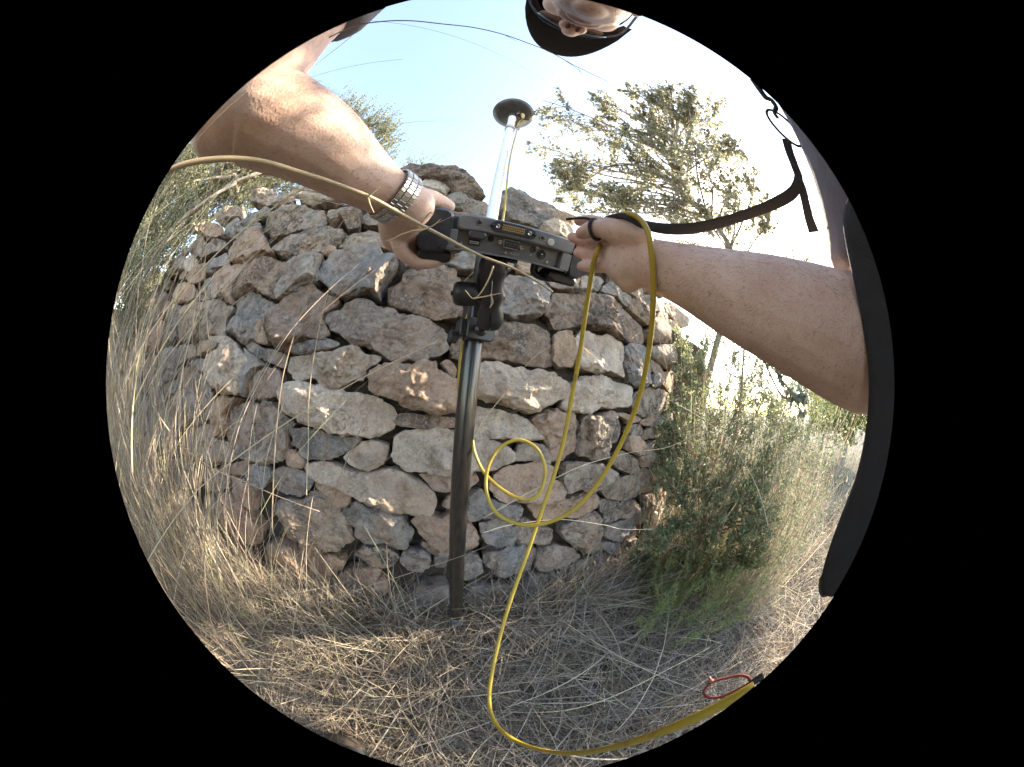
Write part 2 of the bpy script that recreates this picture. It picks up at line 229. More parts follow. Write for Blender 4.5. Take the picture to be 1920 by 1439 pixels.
# ================================================================ THE DRY STONE WALL
wU = nrm((1, .33, 0)); wNh = nrm((.33, -1, 0)); BAT = rad(7)
wV = np.array((0, 0, 1)) * math.cos(BAT) - wNh * math.sin(BAT); wN = wNh * math.cos(BAT) + np.array((0, 0, 1)) * math.sin(BAT)
wO = np.array((0, .585, 0))
def wall_w(u): return -.33 * min(1.2, max(0, u - .62)) ** 2
def W(u, v, w): return wO + wU * u + wV * v + wN * w
def to_uv(px, py):
    d = ray(px, py); w = 0
    for _ in range(12):
        den = np.dot(d, wN); t = np.dot(wO + wN * w - CAM, wN) / den if den < -.02 else 9
        t = min(max(t, 0.1), 9); p = CAM + d * t - wO; u = np.dot(p, wU); w = wall_w(u)
    return u, np.dot(p, wV)
TRACED = '''m470,380 480,363 495,357 518,365 511,386 486,386
m511,388 520,371 541,363 553,378 530,394
m495,423 505,411 526,394 559,388 593,394 611,400 614,425 580,430 551,436 516,450 501,438
m616,400 639,396 676,390 678,428 655,436 643,419 618,430
m509,465 530,450 559,434 593,430 639,432 653,442 634,457 605,475 557,484 526,482
m632,463 653,444 691,431 713,438 738,444 741,469 700,459 663,464
o428,475 441,457 474,442 488,432 501,453 513,475 488,486 468,496 436,496
g418,440 424,423 445,409 453,419 480,413 491,423 488,432 459,448 434,453
g451,413 468,398 501,388 509,403 484,411
m401,403 413,394 445,388 447,403 426,413 413,423
o372,438 384,419 403,419 415,425 411,440 393,448 376,444
w349,423 361,411 365,428 353,432
m355,478 363,453 380,442 386,453 384,469 368,482
m368,473 384,463 397,457 413,453 426,457 424,469 397,478 380,486
g386,513 393,490 413,482 428,475 432,498 413,505 397,517
w343,507 349,486 359,478 370,486 363,503 351,511
o347,523 363,503 384,494 388,507 378,526 361,532
o309,517 315,505 330,501 332,517 318,521
g324,498 338,478 349,484 343,507 330,515
o326,559 334,538 351,530 365,540 363,559 340,569
g363,569 380,536 397,519 397,561 384,563
o397,519 413,503 443,496 466,498 447,528 438,548 434,569 418,561 397,559
b466,498 484,486 509,484 545,490 530,513 518,534 516,559 497,553 474,545 445,559 438,548 447,528
g518,548 522,532 534,513 547,490 572,475 597,480 607,486 603,505 599,528 572,540 543,555 522,567
g597,516 610,491 632,469 663,461 707,461 725,475 753,484 750,500 732,525 716,550 713,563 688,556 669,560 644,566 625,550 603,535
b500,613 508,578 538,556 572,538 603,542 632,563 632,575 607,591 610,610 619,628 603,638 572,641 544,656 528,660 506,644
g420,616 438,581 441,566 463,549 481,547 503,563 519,569 506,581 500,600 481,628 478,641 450,646 428,631
o480,625 491,600 500,600 502,625 505,647 481,644
m369,619 375,600 384,578 375,566 400,560 435,572 422,600 419,625 425,635 391,628 378,641
g311,631 316,591 331,572 341,572 338,600 325,638 313,641
m340,640 345,586 361,573 380,565 384,582 372,607 368,628 359,640
w391,631 425,631 444,646 413,644 394,641
o603,475 614,463 630,465 632,473 614,484
w382,699 382,676 397,660 422,647 447,647 463,672 466,689 463,716 453,745 438,741 424,741 403,728 393,720 382,710
g457,653 476,666 497,685 480,695 466,724 457,747 455,724 466,683
g455,639 463,637 484,647 509,655 534,666 538,685 526,691 505,680 484,672 463,655
b466,737 468,720 478,703 497,687 518,691 528,714 522,737 516,747 472,752
o372,668 372,653 382,639 397,637 409,647 397,660 384,664
m332,670 338,653 353,647 370,651 372,668 355,674 338,685
g305,712 305,683 311,658 328,651 332,670 330,703 318,716
b330,716 332,691 345,687 368,685 368,699 351,712 343,720
g349,683 363,674 382,674 384,697 370,695 365,685
g307,724 322,716 336,714 340,724 324,741 311,745
g349,724 359,708 370,699 384,712 399,737 401,755 395,787 372,799 357,787 353,753
g313,770 330,743 347,733 353,753 357,787 340,801 328,797
o397,770 409,749 426,743 445,745 434,762 424,783 430,799 422,818 411,824 399,808
m424,793 434,770 453,751 476,755 509,753 520,770 547,789 553,799 541,808 538,828 541,841 538,864 509,876 480,868 447,853 426,828 422,808
w519,738 531,713 575,716 638,731 700,744 735,766 744,781 738,809 700,822 678,819 638,816 616,806 594,803 569,797 547,784 525,772
g541,835 543,808 559,801 597,808 634,818 676,820 678,831 655,849 614,866 593,864 568,856 555,841
o538,868 541,845 549,843 568,858 576,870 570,881 549,878
g542,653 550,644 591,638 610,633 638,647 616,660 581,666 547,666
w539,694 541,669 575,666 616,660 650,650 678,649 688,663 710,669 707,678 688,697 688,719 669,719 638,733 607,728 585,710 556,716
o340,818 345,808 357,803 363,828 368,862 355,864 343,841
m363,828 359,801 393,799 405,820 430,831 447,856 426,870 405,876 380,866 368,860
m328,864 340,856 357,864 374,891 372,916 359,920 343,891
m378,872 405,878 430,881 434,916 397,920 380,895
o409,876 434,870 459,864 468,876 459,891 434,891
g459,889 468,870 507,878 507,897 493,918 476,912
g508,904 510,885 531,877 563,883 588,896 588,906 579,921 556,933 531,927 517,919
m606,597 619,581 653,572 678,559 703,566 734,581 775,588 819,606 841,628 847,653 819,669 788,681 750,681 719,672 684,653 663,644 638,628 619,619
b719,556 725,538 750,522 756,503 788,500 825,497 860,506 867,525 869,544 875,575 872,597 847,597 813,594 775,588 738,575 722,566
g935,525 950,509 985,516 1013,522 1028,538 1035,566 1025,588 991,597 960,597 935,584 913,569 913,531
b844,666 850,634 866,613 900,597 944,600 991,606 1032,625 1035,653 1038,688 1000,691 953,681 913,675 869,675
o1035,669 1038,631 1057,619 1072,625 1078,650 1075,688 1050,694 1038,681
w1075,638 1091,619 1132,631 1172,644 1172,675 1172,706 1147,700 1113,700 1085,691 1078,666
b1021,588 1033,572 1035,551 1048,547 1092,551 1129,551 1146,563 1167,576 1183,590 1206,615 1208,643 1188,645 1150,630 1100,613 1069,615 1044,618 1031,603
w872,738 878,688 900,681 931,681 975,688 1025,697 1063,716 1072,725 1063,744 1032,763 1007,775 963,769 938,760 910,753
w1051,765 1070,725 1082,710 1118,706 1132,700 1155,713 1188,729 1186,758 1174,765 1138,767 1105,775 1076,777
o688,722 691,700 703,685 741,680 775,683 816,680 831,697 856,716 860,760 853,775 825,781 800,775 769,766 738,756 703,741
o825,681 841,675 856,694 850,713 838,700
b738,791 747,778 775,775 819,781 856,785 856,803 819,803 775,803 750,800
w731,850 738,822 759,806 803,803 850,806 897,816 931,828 969,850 969,866 938,882 897,885 850,894 803,891 763,885 738,866
w885,816 888,766 913,766 956,772 997,791 1019,813 1022,825 988,835 953,828 928,822
o997,788 1022,769 1045,765 1061,773 1084,779 1086,817 1084,850 1053,865 1038,863 1022,829
m1086,804 1086,781 1113,779 1126,775 1147,769 1161,788 1163,804 1157,829 1134,852 1111,863 1084,854 1082,833
w642,860 663,838 694,828 728,835 728,860 719,875 688,888 663,878
m1188,738 1201,731 1230,729 1251,735 1259,750 1257,765 1238,777 1209,785 1191,775 1186,763
b1025,526 1063,520 1081,513 1083,532 1079,549 1050,545 1033,538
m1083,532 1090,520 1125,518 1133,528 1123,549 1092,549 1081,547
g1125,545 1144,526 1158,538 1167,549 1183,559 1177,578 1163,570 1142,557
b1177,580 1183,563 1198,561 1213,576 1229,590 1221,607 1208,609 1192,595
g1186,557 1213,557 1233,576 1233,586 1217,584 1200,570
b1221,609 1229,590 1244,588 1256,605 1261,626 1263,647 1246,649 1219,643 1211,626
w1246,593 1265,599 1277,626 1277,634 1263,630 1256,609
m1229,565 1254,565 1273,580 1294,597 1292,613 1277,613 1263,597 1238,584
g1263,647 1265,634 1283,638 1290,657 1273,659
g1173,684 1175,647 1204,645 1221,661 1225,697 1219,728 1200,730 1183,718
m1215,651 1240,647 1265,653 1277,672 1254,693 1238,684 1221,672
o1223,676 1233,678 1246,699 1242,711 1225,695
o1238,713 1250,697 1275,701 1298,724 1296,736 1277,743 1258,738 1248,726
g1221,728 1225,701 1236,707 1238,722
b1254,693 1277,676 1290,691 1290,705 1275,705
g1277,663 1292,659 1313,668 1313,680 1292,680
b1290,705 1292,682 1317,688 1319,705 1300,711
g1298,734 1300,718 1321,728 1321,741
m1257,754 1276,742 1293,746 1284,763 1261,769
o1284,763 1293,742 1318,748 1320,771 1301,767
o1157,777 1168,775 1199,783 1203,790 1180,798 1174,790
o1201,794 1216,783 1238,777 1234,792 1216,800
g1216,800 1241,781 1272,771 1299,777 1299,792 1266,810 1243,808
m1172,813 1180,800 1205,796 1209,817 1188,817
m1205,825 1211,810 1224,802 1243,808 1230,823 1218,825
o1228,823 1243,813 1263,817 1251,829
o1168,842 1176,819 1195,817 1205,829 1209,850 1199,856 1184,850
m1201,877 1199,861 1209,850 1211,833 1234,827 1253,838 1255,856 1241,867 1222,875
m1145,865 1157,850 1180,848 1197,863 1199,881 1188,894 1172,888 1157,881
g1251,833 1263,823 1276,833 1270,846 1257,852
m1124,923 1134,902 1168,894 1188,888 1201,879 1226,883 1241,900 1238,915 1216,923 1188,933 1159,940 1138,936
m1055,873 1076,865 1113,865 1134,873 1153,888 1151,902 1126,911 1113,921 1084,919 1059,925 1053,908
o916,906 925,888 953,875 1010,866 1031,875 1038,900 1063,913 1056,938 1016,947 975,941 938,938 922,928
m963,866 969,841 988,831 1016,833 1035,853 1031,872 1010,866
o988,950 1031,938 1078,928 1110,922 1128,934 1122,953 1097,966 1050,975 1006,975
m1126,946 1132,938 1159,942 1188,936 1205,954 1203,961 1176,971 1151,981 1138,992 1130,967
m1203,927 1220,925 1226,933 1216,950 1205,950
g1191,971 1207,954 1226,938 1241,942 1222,969 1193,988
g1133,992 1152,981 1187,967 1189,988 1173,996 1175,1004 1156,1015 1135,1008
g877,975 879,933 902,917 918,933 948,940 979,946 981,960 968,975 943,979 912,975 889,983
o773,975 802,967 825,975 844,967 873,979 892,983 896,1008 892,1023 869,1031 825,1029 792,1013
g900,1000 898,983 929,975 960,983 968,1004 960,1023 937,1027 914,1019 902,1015
m966,1004 964,990 1006,988 1039,994 1041,1004 1031,1019 1002,1021 970,1017
b956,981 973,969 998,977 993,988
m1052,1008 1050,992 1073,981 1098,965 1118,960 1129,977 1133,996 1131,1013 1131,1029 1110,1042 1089,1035 1073,1021
g908,1050 914,1035 943,1027 964,1019 993,1021 1008,1031 1006,1052 998,1075 968,1077 943,1083 923,1075 912,1065
m1004,1058 1014,1029 1048,1025 1077,1029 1089,1046 1079,1056 1056,1063 1031,1073 1004,1069
m1041,1077 1064,1063 1089,1050 1110,1044 1112,1063 1089,1075 1068,1088 1052,1086
b1087,1083 1110,1063 1114,1042 1137,1038 1162,1050 1162,1067 1143,1079 1118,1090 1098,1100
g1133,1033 1133,1017 1162,1015 1162,1038 1148,1042
g981,1104 993,1088 1025,1075 1052,1086 1037,1098 1010,1111 989,1113
b1027,1108 1039,1096 1060,1090 1085,1090 1081,1108 1060,1117 1043,1121 1021,1119
b1083,1108 1098,1102 1131,1088 1143,1088 1118,1108 1093,1119
g873,1119 885,1100 923,1098 952,1096 960,1108 939,1125 902,1129 881,1127
m885,1136 906,1129 943,1127 948,1146 943,1167 912,1167 898,1150
g868,1088 870,1042 893,1040 906,1054 904,1073 885,1088
b958,1136 977,1111 1006,1115 1039,1125 1018,1136 985,1142
m868,1161 887,1140 902,1156 902,1171 873,1177
w571,871 596,865 617,867 650,881 688,888 742,881 777,892 808,919 823,942 821,963 802,975 761,963 713,952 677,935 646,921 617,906 592,898 577,885
o592,910 598,902 625,913 658,929 654,948 635,952 617,933
g638,954 650,948 671,935 698,950 725,956 754,967 767,985 779,1017 750,1029 721,1027 688,1025 663,1004 646,979
m529,979 513,944 523,938 558,935 588,921 617,933 640,954 650,983 667,1013 650,1029 625,1038 588,1023 550,1011 538,996
o556,1023 588,1025 633,1044 646,1050 638,1075 600,1090 579,1075 567,1054
m675,1050 663,1044 683,1027 719,1029 746,1042 742,1056 725,1071 692,1067
o656,1069 688,1067 715,1071 717,1081 694,1096 673,1096
g750,1058 756,1038 792,1033 808,1042 808,1061 792,1073 763,1071
g813,1050 823,1031 842,1031 842,1050 834,1067 817,1067
b788,1025 796,1017 825,1031 813,1042
o783,892 808,892 842,894 892,890 898,902 881,925 834,929 813,923
m829,950 842,929 854,938 852,958
o683,1108 708,1088 725,1092 729,1108 704,1129 688,1127
g750,1129 777,1106 800,1098 842,1100 842,1142 808,1148 771,1150
o500,1025 513,1015 550,1017 556,1029 569,1054 542,1058 500,1050
o510,1073 542,1061 571,1061 588,1079 617,1096 604,1119 563,1121 525,1100
m617,1090 658,1071 667,1096 683,1127 646,1138 625,1119
o721,1127 748,1113 765,1129 758,1150 729,1150
b748,319 766,309 798,316 835,322 866,331 888,347 906,366 901,378 873,377 848,372 835,350 785,338 760,325
w785,344 810,339 845,348 848,363 832,370 810,363 791,356
g829,375 854,370 910,381 916,403 910,413 873,400 841,388
g932,378 945,363 979,366 1010,375 1042,391 1035,416 1013,428 973,416 948,403
o1035,397 1060,397 1085,409 1073,422 1042,425 1029,416
w1010,428 1029,419 1060,422 1073,434 1067,453 1029,447
g838,491 860,469 913,469 960,481 967,500 951,506 873,506
o970,488 995,484 998,500 998,513 973,510
g754,481 779,484 776,500 760,506'''.strip().split('\n')
STC = {'g': ((.38, .355, .33), .5), 'o': ((.64, .41, .275), .14), 'w': ((.86, .69, .54), .14), 'b': ((.37, .24, .165), .8), 'm': ((.52, .40, .305), .75)}
def area(p): x, y = p[:, 0], p[:, 1]; return .5 * np.sum(x * np.roll(y, -1) - y * np.roll(x, -1))
def inside(p, X, Y):
    r = np.zeros(X.shape, bool); n = len(p)
    for i in range(n):
        x1, y1 = p[i]; x2, y2 = p[(i + 1) % n]
        if y1 == y2: continue
        r ^= ((y1 > Y) != (y2 > Y)) & (X < (x2 - x1) * (Y - y1) / (y2 - y1) + x1)
    return r
def build_stone(poly, kind, seed, res=1.0, push=0.0):
    rs = np.random.default_rng(seed); poly = np.asarray(poly, float)
    if area(poly) < 0: poly = poly[::-1]
    A = abs(area(poly)); size = math.sqrt(A); c = poly.mean(0)
    n = len(poly); sm = []
    for i in range(n):                                   # corner-keeping smooth outline
        a, b, d, e = poly[i - 1], poly[i], poly[(i + 1) % n], poly[(i + 2) % n]
        for t in (0, .2, .4, .6, .8): sm.append(.5 * (2 * b + (d - a) * t + (2 * a - 5 * b + 4 * d - e) * t * t + (3 * b - a - 3 * d + e) * t ** 3) * .6 + (b + (d - b) * t) * .4)
    sm = np.array(sm); L = np.r_[0, np.cumsum(np.linalg.norm(np.diff(np.r_[sm, sm[:1]], axis=0), axis=1))]
    M = int(max(22, min(90, L[-1] / .0075)) * res); K = int(max(6, min(26, size / .0075)) * res)
    tt = np.linspace(0, L[-1], M, endpoint=False); sm = np.r_[sm, sm[:1]]
    out = np.c_[np.interp(tt, L, sm[:, 0]), np.interp(tt, L, sm[:, 1])]
    ex = max(.02, min(np.ptp(poly[:, 0]), np.ptp(poly[:, 1])))
    B = min(.075, .33 * ex) * rs.uniform(.8, 1.15); p_ = rs.uniform(2.6, 4.2)
    facets = [(B * rs.uniform(.62, .95), rs.normal(0, .30), rs.normal(-.05, .32), rs.normal(0, .2, 2) * size) for _ in range(rs.integers(3, 6))]
    rings = []
    for k in range(K + 1):
        s = 1 - k / (K + .6); s = math.sin(s * math.pi / 2) ** .85 if s < 1 else 1
        q = c + (out - c) * s; w = np.full(M, B * (max(0, 1 - s ** p_)) ** .62)
        for (a, gx_, gy_, o_) in facets:
            w2 = a + gx_ * (q[:, 0] - c[0] - o_[0]) + gy_ * (q[:, 1] - c[1] - o_[1]); w = np.minimum(w, np.maximum(w2, 0.15 * w))
        rings.append(np.c_[q, w])
    back = [np.c_[c + (out - c) * s, np.full(M, w)] for s, w in ((.97, -.3 * ex), (.8, -.6 * ex), (.4, -.75 * ex))]
    allr = back[::-1] + rings; V = np.concatenate(allr); nr = len(allr)
    tip = np.array([[*c, rings[-1][:, 2].mean()]]); V = np.r_[V, tip]
    # weathering: lumps, ledges and pits
    cen = np.array((*c, -.12 * ex)); o3 = rs.uniform(-50, 50, 3); amp = min(.021, .125 * size)
    for i in range(len(V)):
        d = V[i] - cen; dn = d / (np.linalg.norm(d) + 1e-9); q = Vector(V[i] * 14 + o3)
        h = noise.fractal(q, .8, 2.1, 4) * .75 - abs(noise.noise(Vector(V[i] * 30 + o3))) * .5 + .35 * noise.noise(Vector((V[i][0] * 8, V[i][1] * 34, V[i][2] * 8)) + Vector(o3)) + .28 * noise.noise(Vector(V[i] * 75 + o3))
        V[i] += dn * h * amp
    V[:, 2] += push
    uv0 = c
    wp = np.array([W(c[0] + (x - c[0]), y, wall_w(x) + z) for x, y, z in V])
    org = W(c[0], c[1], wall_w(c[0]))
    F = []
    for r in range(nr - 1):
        for k in range(M): F.append((r * M + k, r * M + (k + 1) % M, (r + 1) * M + (k + 1) % M, (r + 1) * M + k))
    F.append(tuple(range(M))[::-1]); t = len(V) - 1
    for k in range(M): F.append(((nr - 1) * M + k, (nr - 1) * M + (k + 1) % M, t))
    g = Geo(); g.add(wp - org, F); o = g.obj('stone', M_STONE, None, True, 38)
    o.location = Vector(org); o.parent = wall; o.matrix_parent_inverse = Matrix.Translation(-wall.location)
    cc, al = STC[kind]; f = rs.uniform(.86, 1.14); h = rs.normal(0, .025)
    o.color = (min(1, cc[0] * f + h * .5), cc[1] * f, max(.02, cc[2] * f - h * .5), min(1, max(.05, al + rs.normal(0, .15)))); return o
wall = empty('stone_wall', wO, 'rough dry stone terrace wall of grey and ochre boulders across the picture', 'stone wall', kind='thing')
polys = []
for s in TRACED:
    polys.append((s[0], np.array([to_uv(*map(float, q.split(','))) for q in s[1:].split()])))
UR = to_uv(1284, 800)[0]; print('UR', UR)
top_px = [(215, 560), (330, 478), (400, 425), (480, 385), (560, 350), (640, 345), (700, 350), (780, 335), (905, 372), (1000, 372), (1060, 400), (1120, 430), (1200, 520), (1270, 560), (1310, 640), (1330, 720)]
tu = np.array(sorted([to_uv(*q) for q in top_px])); tu = np.r_[[[-3.6, tu[0, 1]]], tu]
def wtop(u): return np.interp(u, tu[:, 0], tu[:, 1])
for i, (k, p) in enumerate(polys): build_stone(p, k, 100 + i, 1.0, np.random.default_rng(i).normal(0, .008))
# smaller stones wedged where the big ones leave room, and the far courses to the left
UX, VX = np.meshgrid(np.arange(-3.4, UR, .01), np.arange(0, 1.95, .01)); occ = np.zeros(UX.shape, bool)
for k, p in polys: occ |= inside(p.mean(0) + (p - p.mean(0)) * 1.03, UX, VX)
occ |= VX > (wtop(UX) - .01); occ |= VX < -.01
nf = 0; rs = np.random.default_rng(5)
for (lo, hi, tries, need) in ((.24, .38, 900, .93), (.14, .22, 900, .92), (.08, .13, 1800, .9), (.05, .08, 3000, .85), (.035, .05, 3000, .8)):
    for _ in range(tries):
        free = None; u = rs.uniform(-3.3, UR - .04); v = rs.uniform(.03, 1.8); iu, iv = int((u + 3.4) / .01), int(v / .01)
        if iv >= occ.shape[0] or occ[iv, iu]: continue
        if u < -1.2 and hi < .1: continue
        w_ = rs.uniform(lo, hi); h_ = w_ * rs.uniform(.45, .8); a0 = rs.uniform(-.25, .25); n = rs.integers(6, 9)
        an = np.sort(np.linspace(0, 2 * math.pi, n, endpoint=False) + rs.uniform(-.25, .25, n)); r_ = rs.uniform(.85, 1.12, n)
        x = np.sign(np.cos(an)) * abs(np.cos(an)) ** .75 * w_ / 2 * r_; y = np.sign(np.sin(an)) * abs(np.sin(an)) ** .75 * h_ / 2 * r_
        p = np.c_[u + x * math.cos(a0) - y * math.sin(a0), v + x * math.sin(a0) + y * math.cos(a0)]
        ins = inside(p, UX, VX); tot = ins.sum()
        if tot < 4 or (ins & ~occ).sum() < need * tot: continue
        occ |= inside(p.mean(0) + (p - p.mean(0)) * 1.06, UX, VX)
        if len(polys) + nf >= 297: break
        build_stone(p, rs.choice(list('ggmmobw')), 900 + nf, .8, -.012 if hi < .13 else 0); nf += 1
print('stones', len(polys), nf)
# earth and rubble packed behind the face
us = np.linspace(-3.5, UR - .02, 150); vs = np.linspace(-.15, 1, 60); V = []
for v in vs:
    for u in us:
        vv = v * (wtop(u) - .09) if v > 0 else v; V.append(W(u, vv, wall_w(u) - .055 + .03 * noise.fractal(Vector((u * 9, vv * 9, 3)), .9, 2, 4)))
i = np.arange(59 * 149); a = (i // 149) * 150 + i % 149
V = np.array(V); nb = len(V)
# top and back of the packed earth, so it is a solid mass
topi = 59 * 150 + np.arange(150); Vt = V[topi] - wNh * .6 + np.array((0, 0, -.03)); Vb = Vt.copy(); Vb[:, 2] = -.2
V = np.r_[V, Vt, Vb]; F = np.c_[a, a + 1, a + 151, a + 150]; k = np.arange(149)
F = np.r_[F, np.c_[topi[:-1], topi[:-1] + 1, nb + k + 1, nb + k], np.c_[nb + k, nb + k + 1, nb + 150 + k + 1, nb + 150 + k]]
me = arrays_mesh('rubble_fill', V, F); me.materials.append(M_CORE); link('rubble_fill', me, wall)
# the terrace held up by the wall
def terr():
    us = np.linspace(-9, UR - .08, 40); ds = np.linspace(.35, 9, 30); V = []; 
    for d in ds:
        for u in us:
            p = W(u, 0, 0) - wNh * d; p[2] = min(1.48, wtop(np.clip(u, -3, UR)) - .16) + .05 * noise.noise(Vector((u * 2, d * 2, 0))) + .02 * d; V.append(p)
    for u in us: p = W(u, 0, 0) - wNh * .35; p[2] = -.3; V.append(p)
    for d in ds: p = W(UR - .08, 0, 0) - wNh * d; p[2] = -.3; V.append(p)
    i = np.arange(29 * 39); a = (i // 39) * 40 + i % 39; F = [tuple(x) for x in np.c_[a, a + 1, a + 41, a + 40]]
    b = 30 * 40; F += [(k, k + 1, b + k + 1, b + k) for k in range(39)]; c = b + 40; F += [(k * 40 + 39, (k + 1) * 40 + 39, c + k + 1, c + k) for k in range(29)]
    g = Geo(); g.add(V, F); tag(g.obj('terrace_ground', M_SOIL), kind='structure')
terr()

# ================================================================ SURVEY GEAR
M_BLACK = mat('black_plastic', (.018, .018, .02), .42); M_RUB = mat('dark_rubber', (.022, .025, .034), .55)
M_GREY = mat('grey_housing', (.24, .205, .215), .5); M_GREYD = mat('grey_panel', (.115, .115, .115), .55); M_STEEL = mat('steel', (.40, .385, .36), .25, 1.0)
M_GOLD = mat('gold_contact', (.36, .235, .10), .45); M_DARK = mat('dark_hole', (.006, .006, .007), .6); M_CREAM = mat('cream_plastic', (.55, .38, .20), .5)
M_FOOT = mat('grey_foot_plastic', (.075, .085, .10), .55); M_PRINT = mat('dark_print', (.07, .07, .08), .6); M_LABEL = mat('pale_label', (.50, .47, .42), .5)
M_GREYP = mat('grey_print', (.33, .33, .33), .6); M_CLEAR = mat('smoky_plastic', (.05, .05, .055), .2)
def fleck(m, scale, a, b, th=(.45, .6), bump=.3):
    t = NT(m); v = t.obj(); n = t.noise(v, scale, 5, .6); t.col(t.mix(t.ramp(n, *th), a, b)); t.nor(t.bump(t.noise(v, scale * 3, 4), bump, .001)); return m
fleck(M_RUB, 60, (.02, .023, .032), (.04, .043, .05)); fleck(M_GREY, 40, (.145, .148, .155), (.185, .188, .195), bump=.12)
M_CARBON = mat('carbon_weave', (.02, .02, .02), .28)
def carbon():
    t = NT(M_CARBON); v = t.n('TexCoord').outputs['Object']
    ck = t.n('TexChecker', Vector=t.n('Mapping', Vector=v, Scale=(330, 330, 330), Rotation=(.5, .4, .78)).outputs[0], Scale=1.0).outputs['Fac']
    t.col(t.mix(ck, (.009, .0085, .008), (.030, .026, .021))); t.b.inputs['Coat Weight'].default_value = .35; t.b.inputs['Coat Roughness'].default_value = .12
carbon()
M_WHITE = mat('white_tube', (.78, .78, .80), .33); fleck(M_WHITE, 16, (.80, .80, .82), (.62, .60, .57), (.60, .72), .1)
M_YEL = mat('yellow_cable', (.62, .43, .012), .42)
def yel():
    t = NT(M_YEL); v = t.obj(); n = t.noise(v, 55, 6, .75); t.col(t.mix(t.ramp(n, .54, .72, 0, .8), (.37, .262, .03), (.11, .07, .025)))
    t.nor(t.bump(t.noise(v, 200, 3), .15, .001))
yel()

# ---- the pole, dead upright, tip in the grass
PX, PY = -.0630, .4515; Zt, Za = .062, 1.985
pole = empty('survey_pole', (PX, PY, Zt), 'two stage survey pole standing upright in front of the wall, carbon below and white above', 'survey pole')
def up(prof, n=36): return lathe(prof, (PX, PY, 0), (0, 0, 1), n)
g = Geo(); g.add(*up([(.0196, .20), (.0200, .202), (.0200, 1.27), (.0185, 1.275)])); g.obj('lower_tube', M_CARBON, pole, True, 40)
g = Geo(); g.add(*up([(.002, Zt - .02), (.010, Zt + .02), (.017, Zt + .045), (.0225, Zt + .055), (.0228, .195), (.021, .215), (.0203, .218)])); g.obj('foot', M_FOOT, pole, True, 40)
g = Geo(); g.add(*up([(.0235, 1.262), (.0245, 1.268), (.0245, 1.30), (.020, 1.312), (.0155, 1.316)])); g.obj('collar', M_BLACK, pole, True, 40)
g = Geo(); g.add(*up([(.0138, 1.29), (.0141, 1.295), (.0141, Za - .035), (.0155, Za - .032), (.0155, Za - .01)])); g.obj('upper_tube', M_WHITE, pole, True, 40)
g = Geo()                                                      # printed scale
for k in range(63):
    z = 1.33 + k * .01; lng = .020 if k % 10 == 0 else (.013 if k % 5 == 0 else .008)
    a0 = -.85 + .9; aa = np.linspace(-1.05, -1.05 + lng / .0141, 5); V = []
    for a in aa:
        d = np.array((math.cos(a), math.sin(a), 0)); V += [np.array((PX, PY, z)) + d * .01418, np.array((PX, PY, z + .0011)) + d * .01418]
    g.add(V, [(2 * i, 2 * i + 2, 2 * i + 3, 2 * i + 1) for i in range(4)])
g.obj('scale_mark', M_PRINT, pole)
def text_mesh(s, size):
    c = bpy.data.curves.new('t', 'FONT'); c.body = s; c.size = size; c.align_x = 'CENTER'; c.align_y = 'CENTER'; c.resolution_u = 3
    o = bpy.data.objects.new('t', c); COL.objects.link(o); dg = bpy.context.evaluated_depsgraph_get(); me = bpy.data.meshes.new_from_object(o.evaluated_get(dg))
    V = [tuple(v.co) for v in me.vertices]; F = [tuple(p.vertices) for p in me.polygons]; bpy.data.objects.remove(o); bpy.data.curves.remove(c); bpy.data.meshes.remove(me); return V, F
g = Geo(); g.add(*up([(.0146, 1.855), (.0162, 1.858), (.0162, 1.868), (.0146, 1.871)])); g.obj('band', M_LABEL, pole, True, 40)
ant = empty('satellite_antenna', (PX, PY, Za), 'round dark dish shaped satellite antenna on top of the white pole', 'antenna')
g = Geo(); g.add(*lathe([(.020, -.012), (.021, 0), (.030, .006), (.055, .016), (.072, .026), (.0815, .037), (.083, .042), (.080, .052), (.055, .066), (.02, .073), (.001, .074)], (PX, PY, Za), (0, 0, 1), 56)); g.obj('dome', fleck(mat('antenna_shell', (.05, .05, .05), .38), 30, (.045, .043, .042), (.065, .06, .058), bump=.05), ant, True, 50)
g = Geo(); V = []
for a in np.linspace(.35, 1.15, 8):
    for R, h in ((.044, .0105), (.066, .0215)): V.append(np.array((PX + R * math.cos(a), PY + R * math.sin(a), Za + h - .0012)))
g.add(V, [(2 * i, 2 * i + 2, 2 * i + 3, 2 * i + 1) for i in range(7)]); g.obj('label', M_LABEL, ant)
cx = np.array((PX + .036, PY - .012, Za + .012)); g = Geo(); g.add(*lathe([(.0085, 0), (.0085, .012), (.007, .014), (.007, .034), (.005, .04), (.004, .062)], cx, (.12, -.1, -1), 16)); g.obj('connector', M_CREAM, ant, True, 40)
g = Geo(); g.add(*lathe([(.007, 0), (.007, .016), (.003, .018)], np.array((PX + .022, PY - .027, Za + .006)), (0, 0, -1), 12)); g.obj('knurled_nut', M_STEEL, ant, True, 40)
g = Geo(); g.add(*tube([np.array((PX, PY, 1.845)) + .0165 * np.array((math.cos(a), math.sin(a), .1 * math.sin(a))) for a in np.linspace(0, 2 * math.pi, 24)], .0016, 6, False))
g.add(*tube([(PX + .016, PY - .006, 1.845), (PX + .026, PY - .012, 1.85), (PX + .034, PY - .012, 1.838), (PX + .03, PY - .006, 1.833)], .0022, 6))
tag(g.obj('cable_tie', mat('brown_rubber', (.22, .12, .10), .6)), 'small brown tie binding the thin cable to the white pole', 'cable tie')

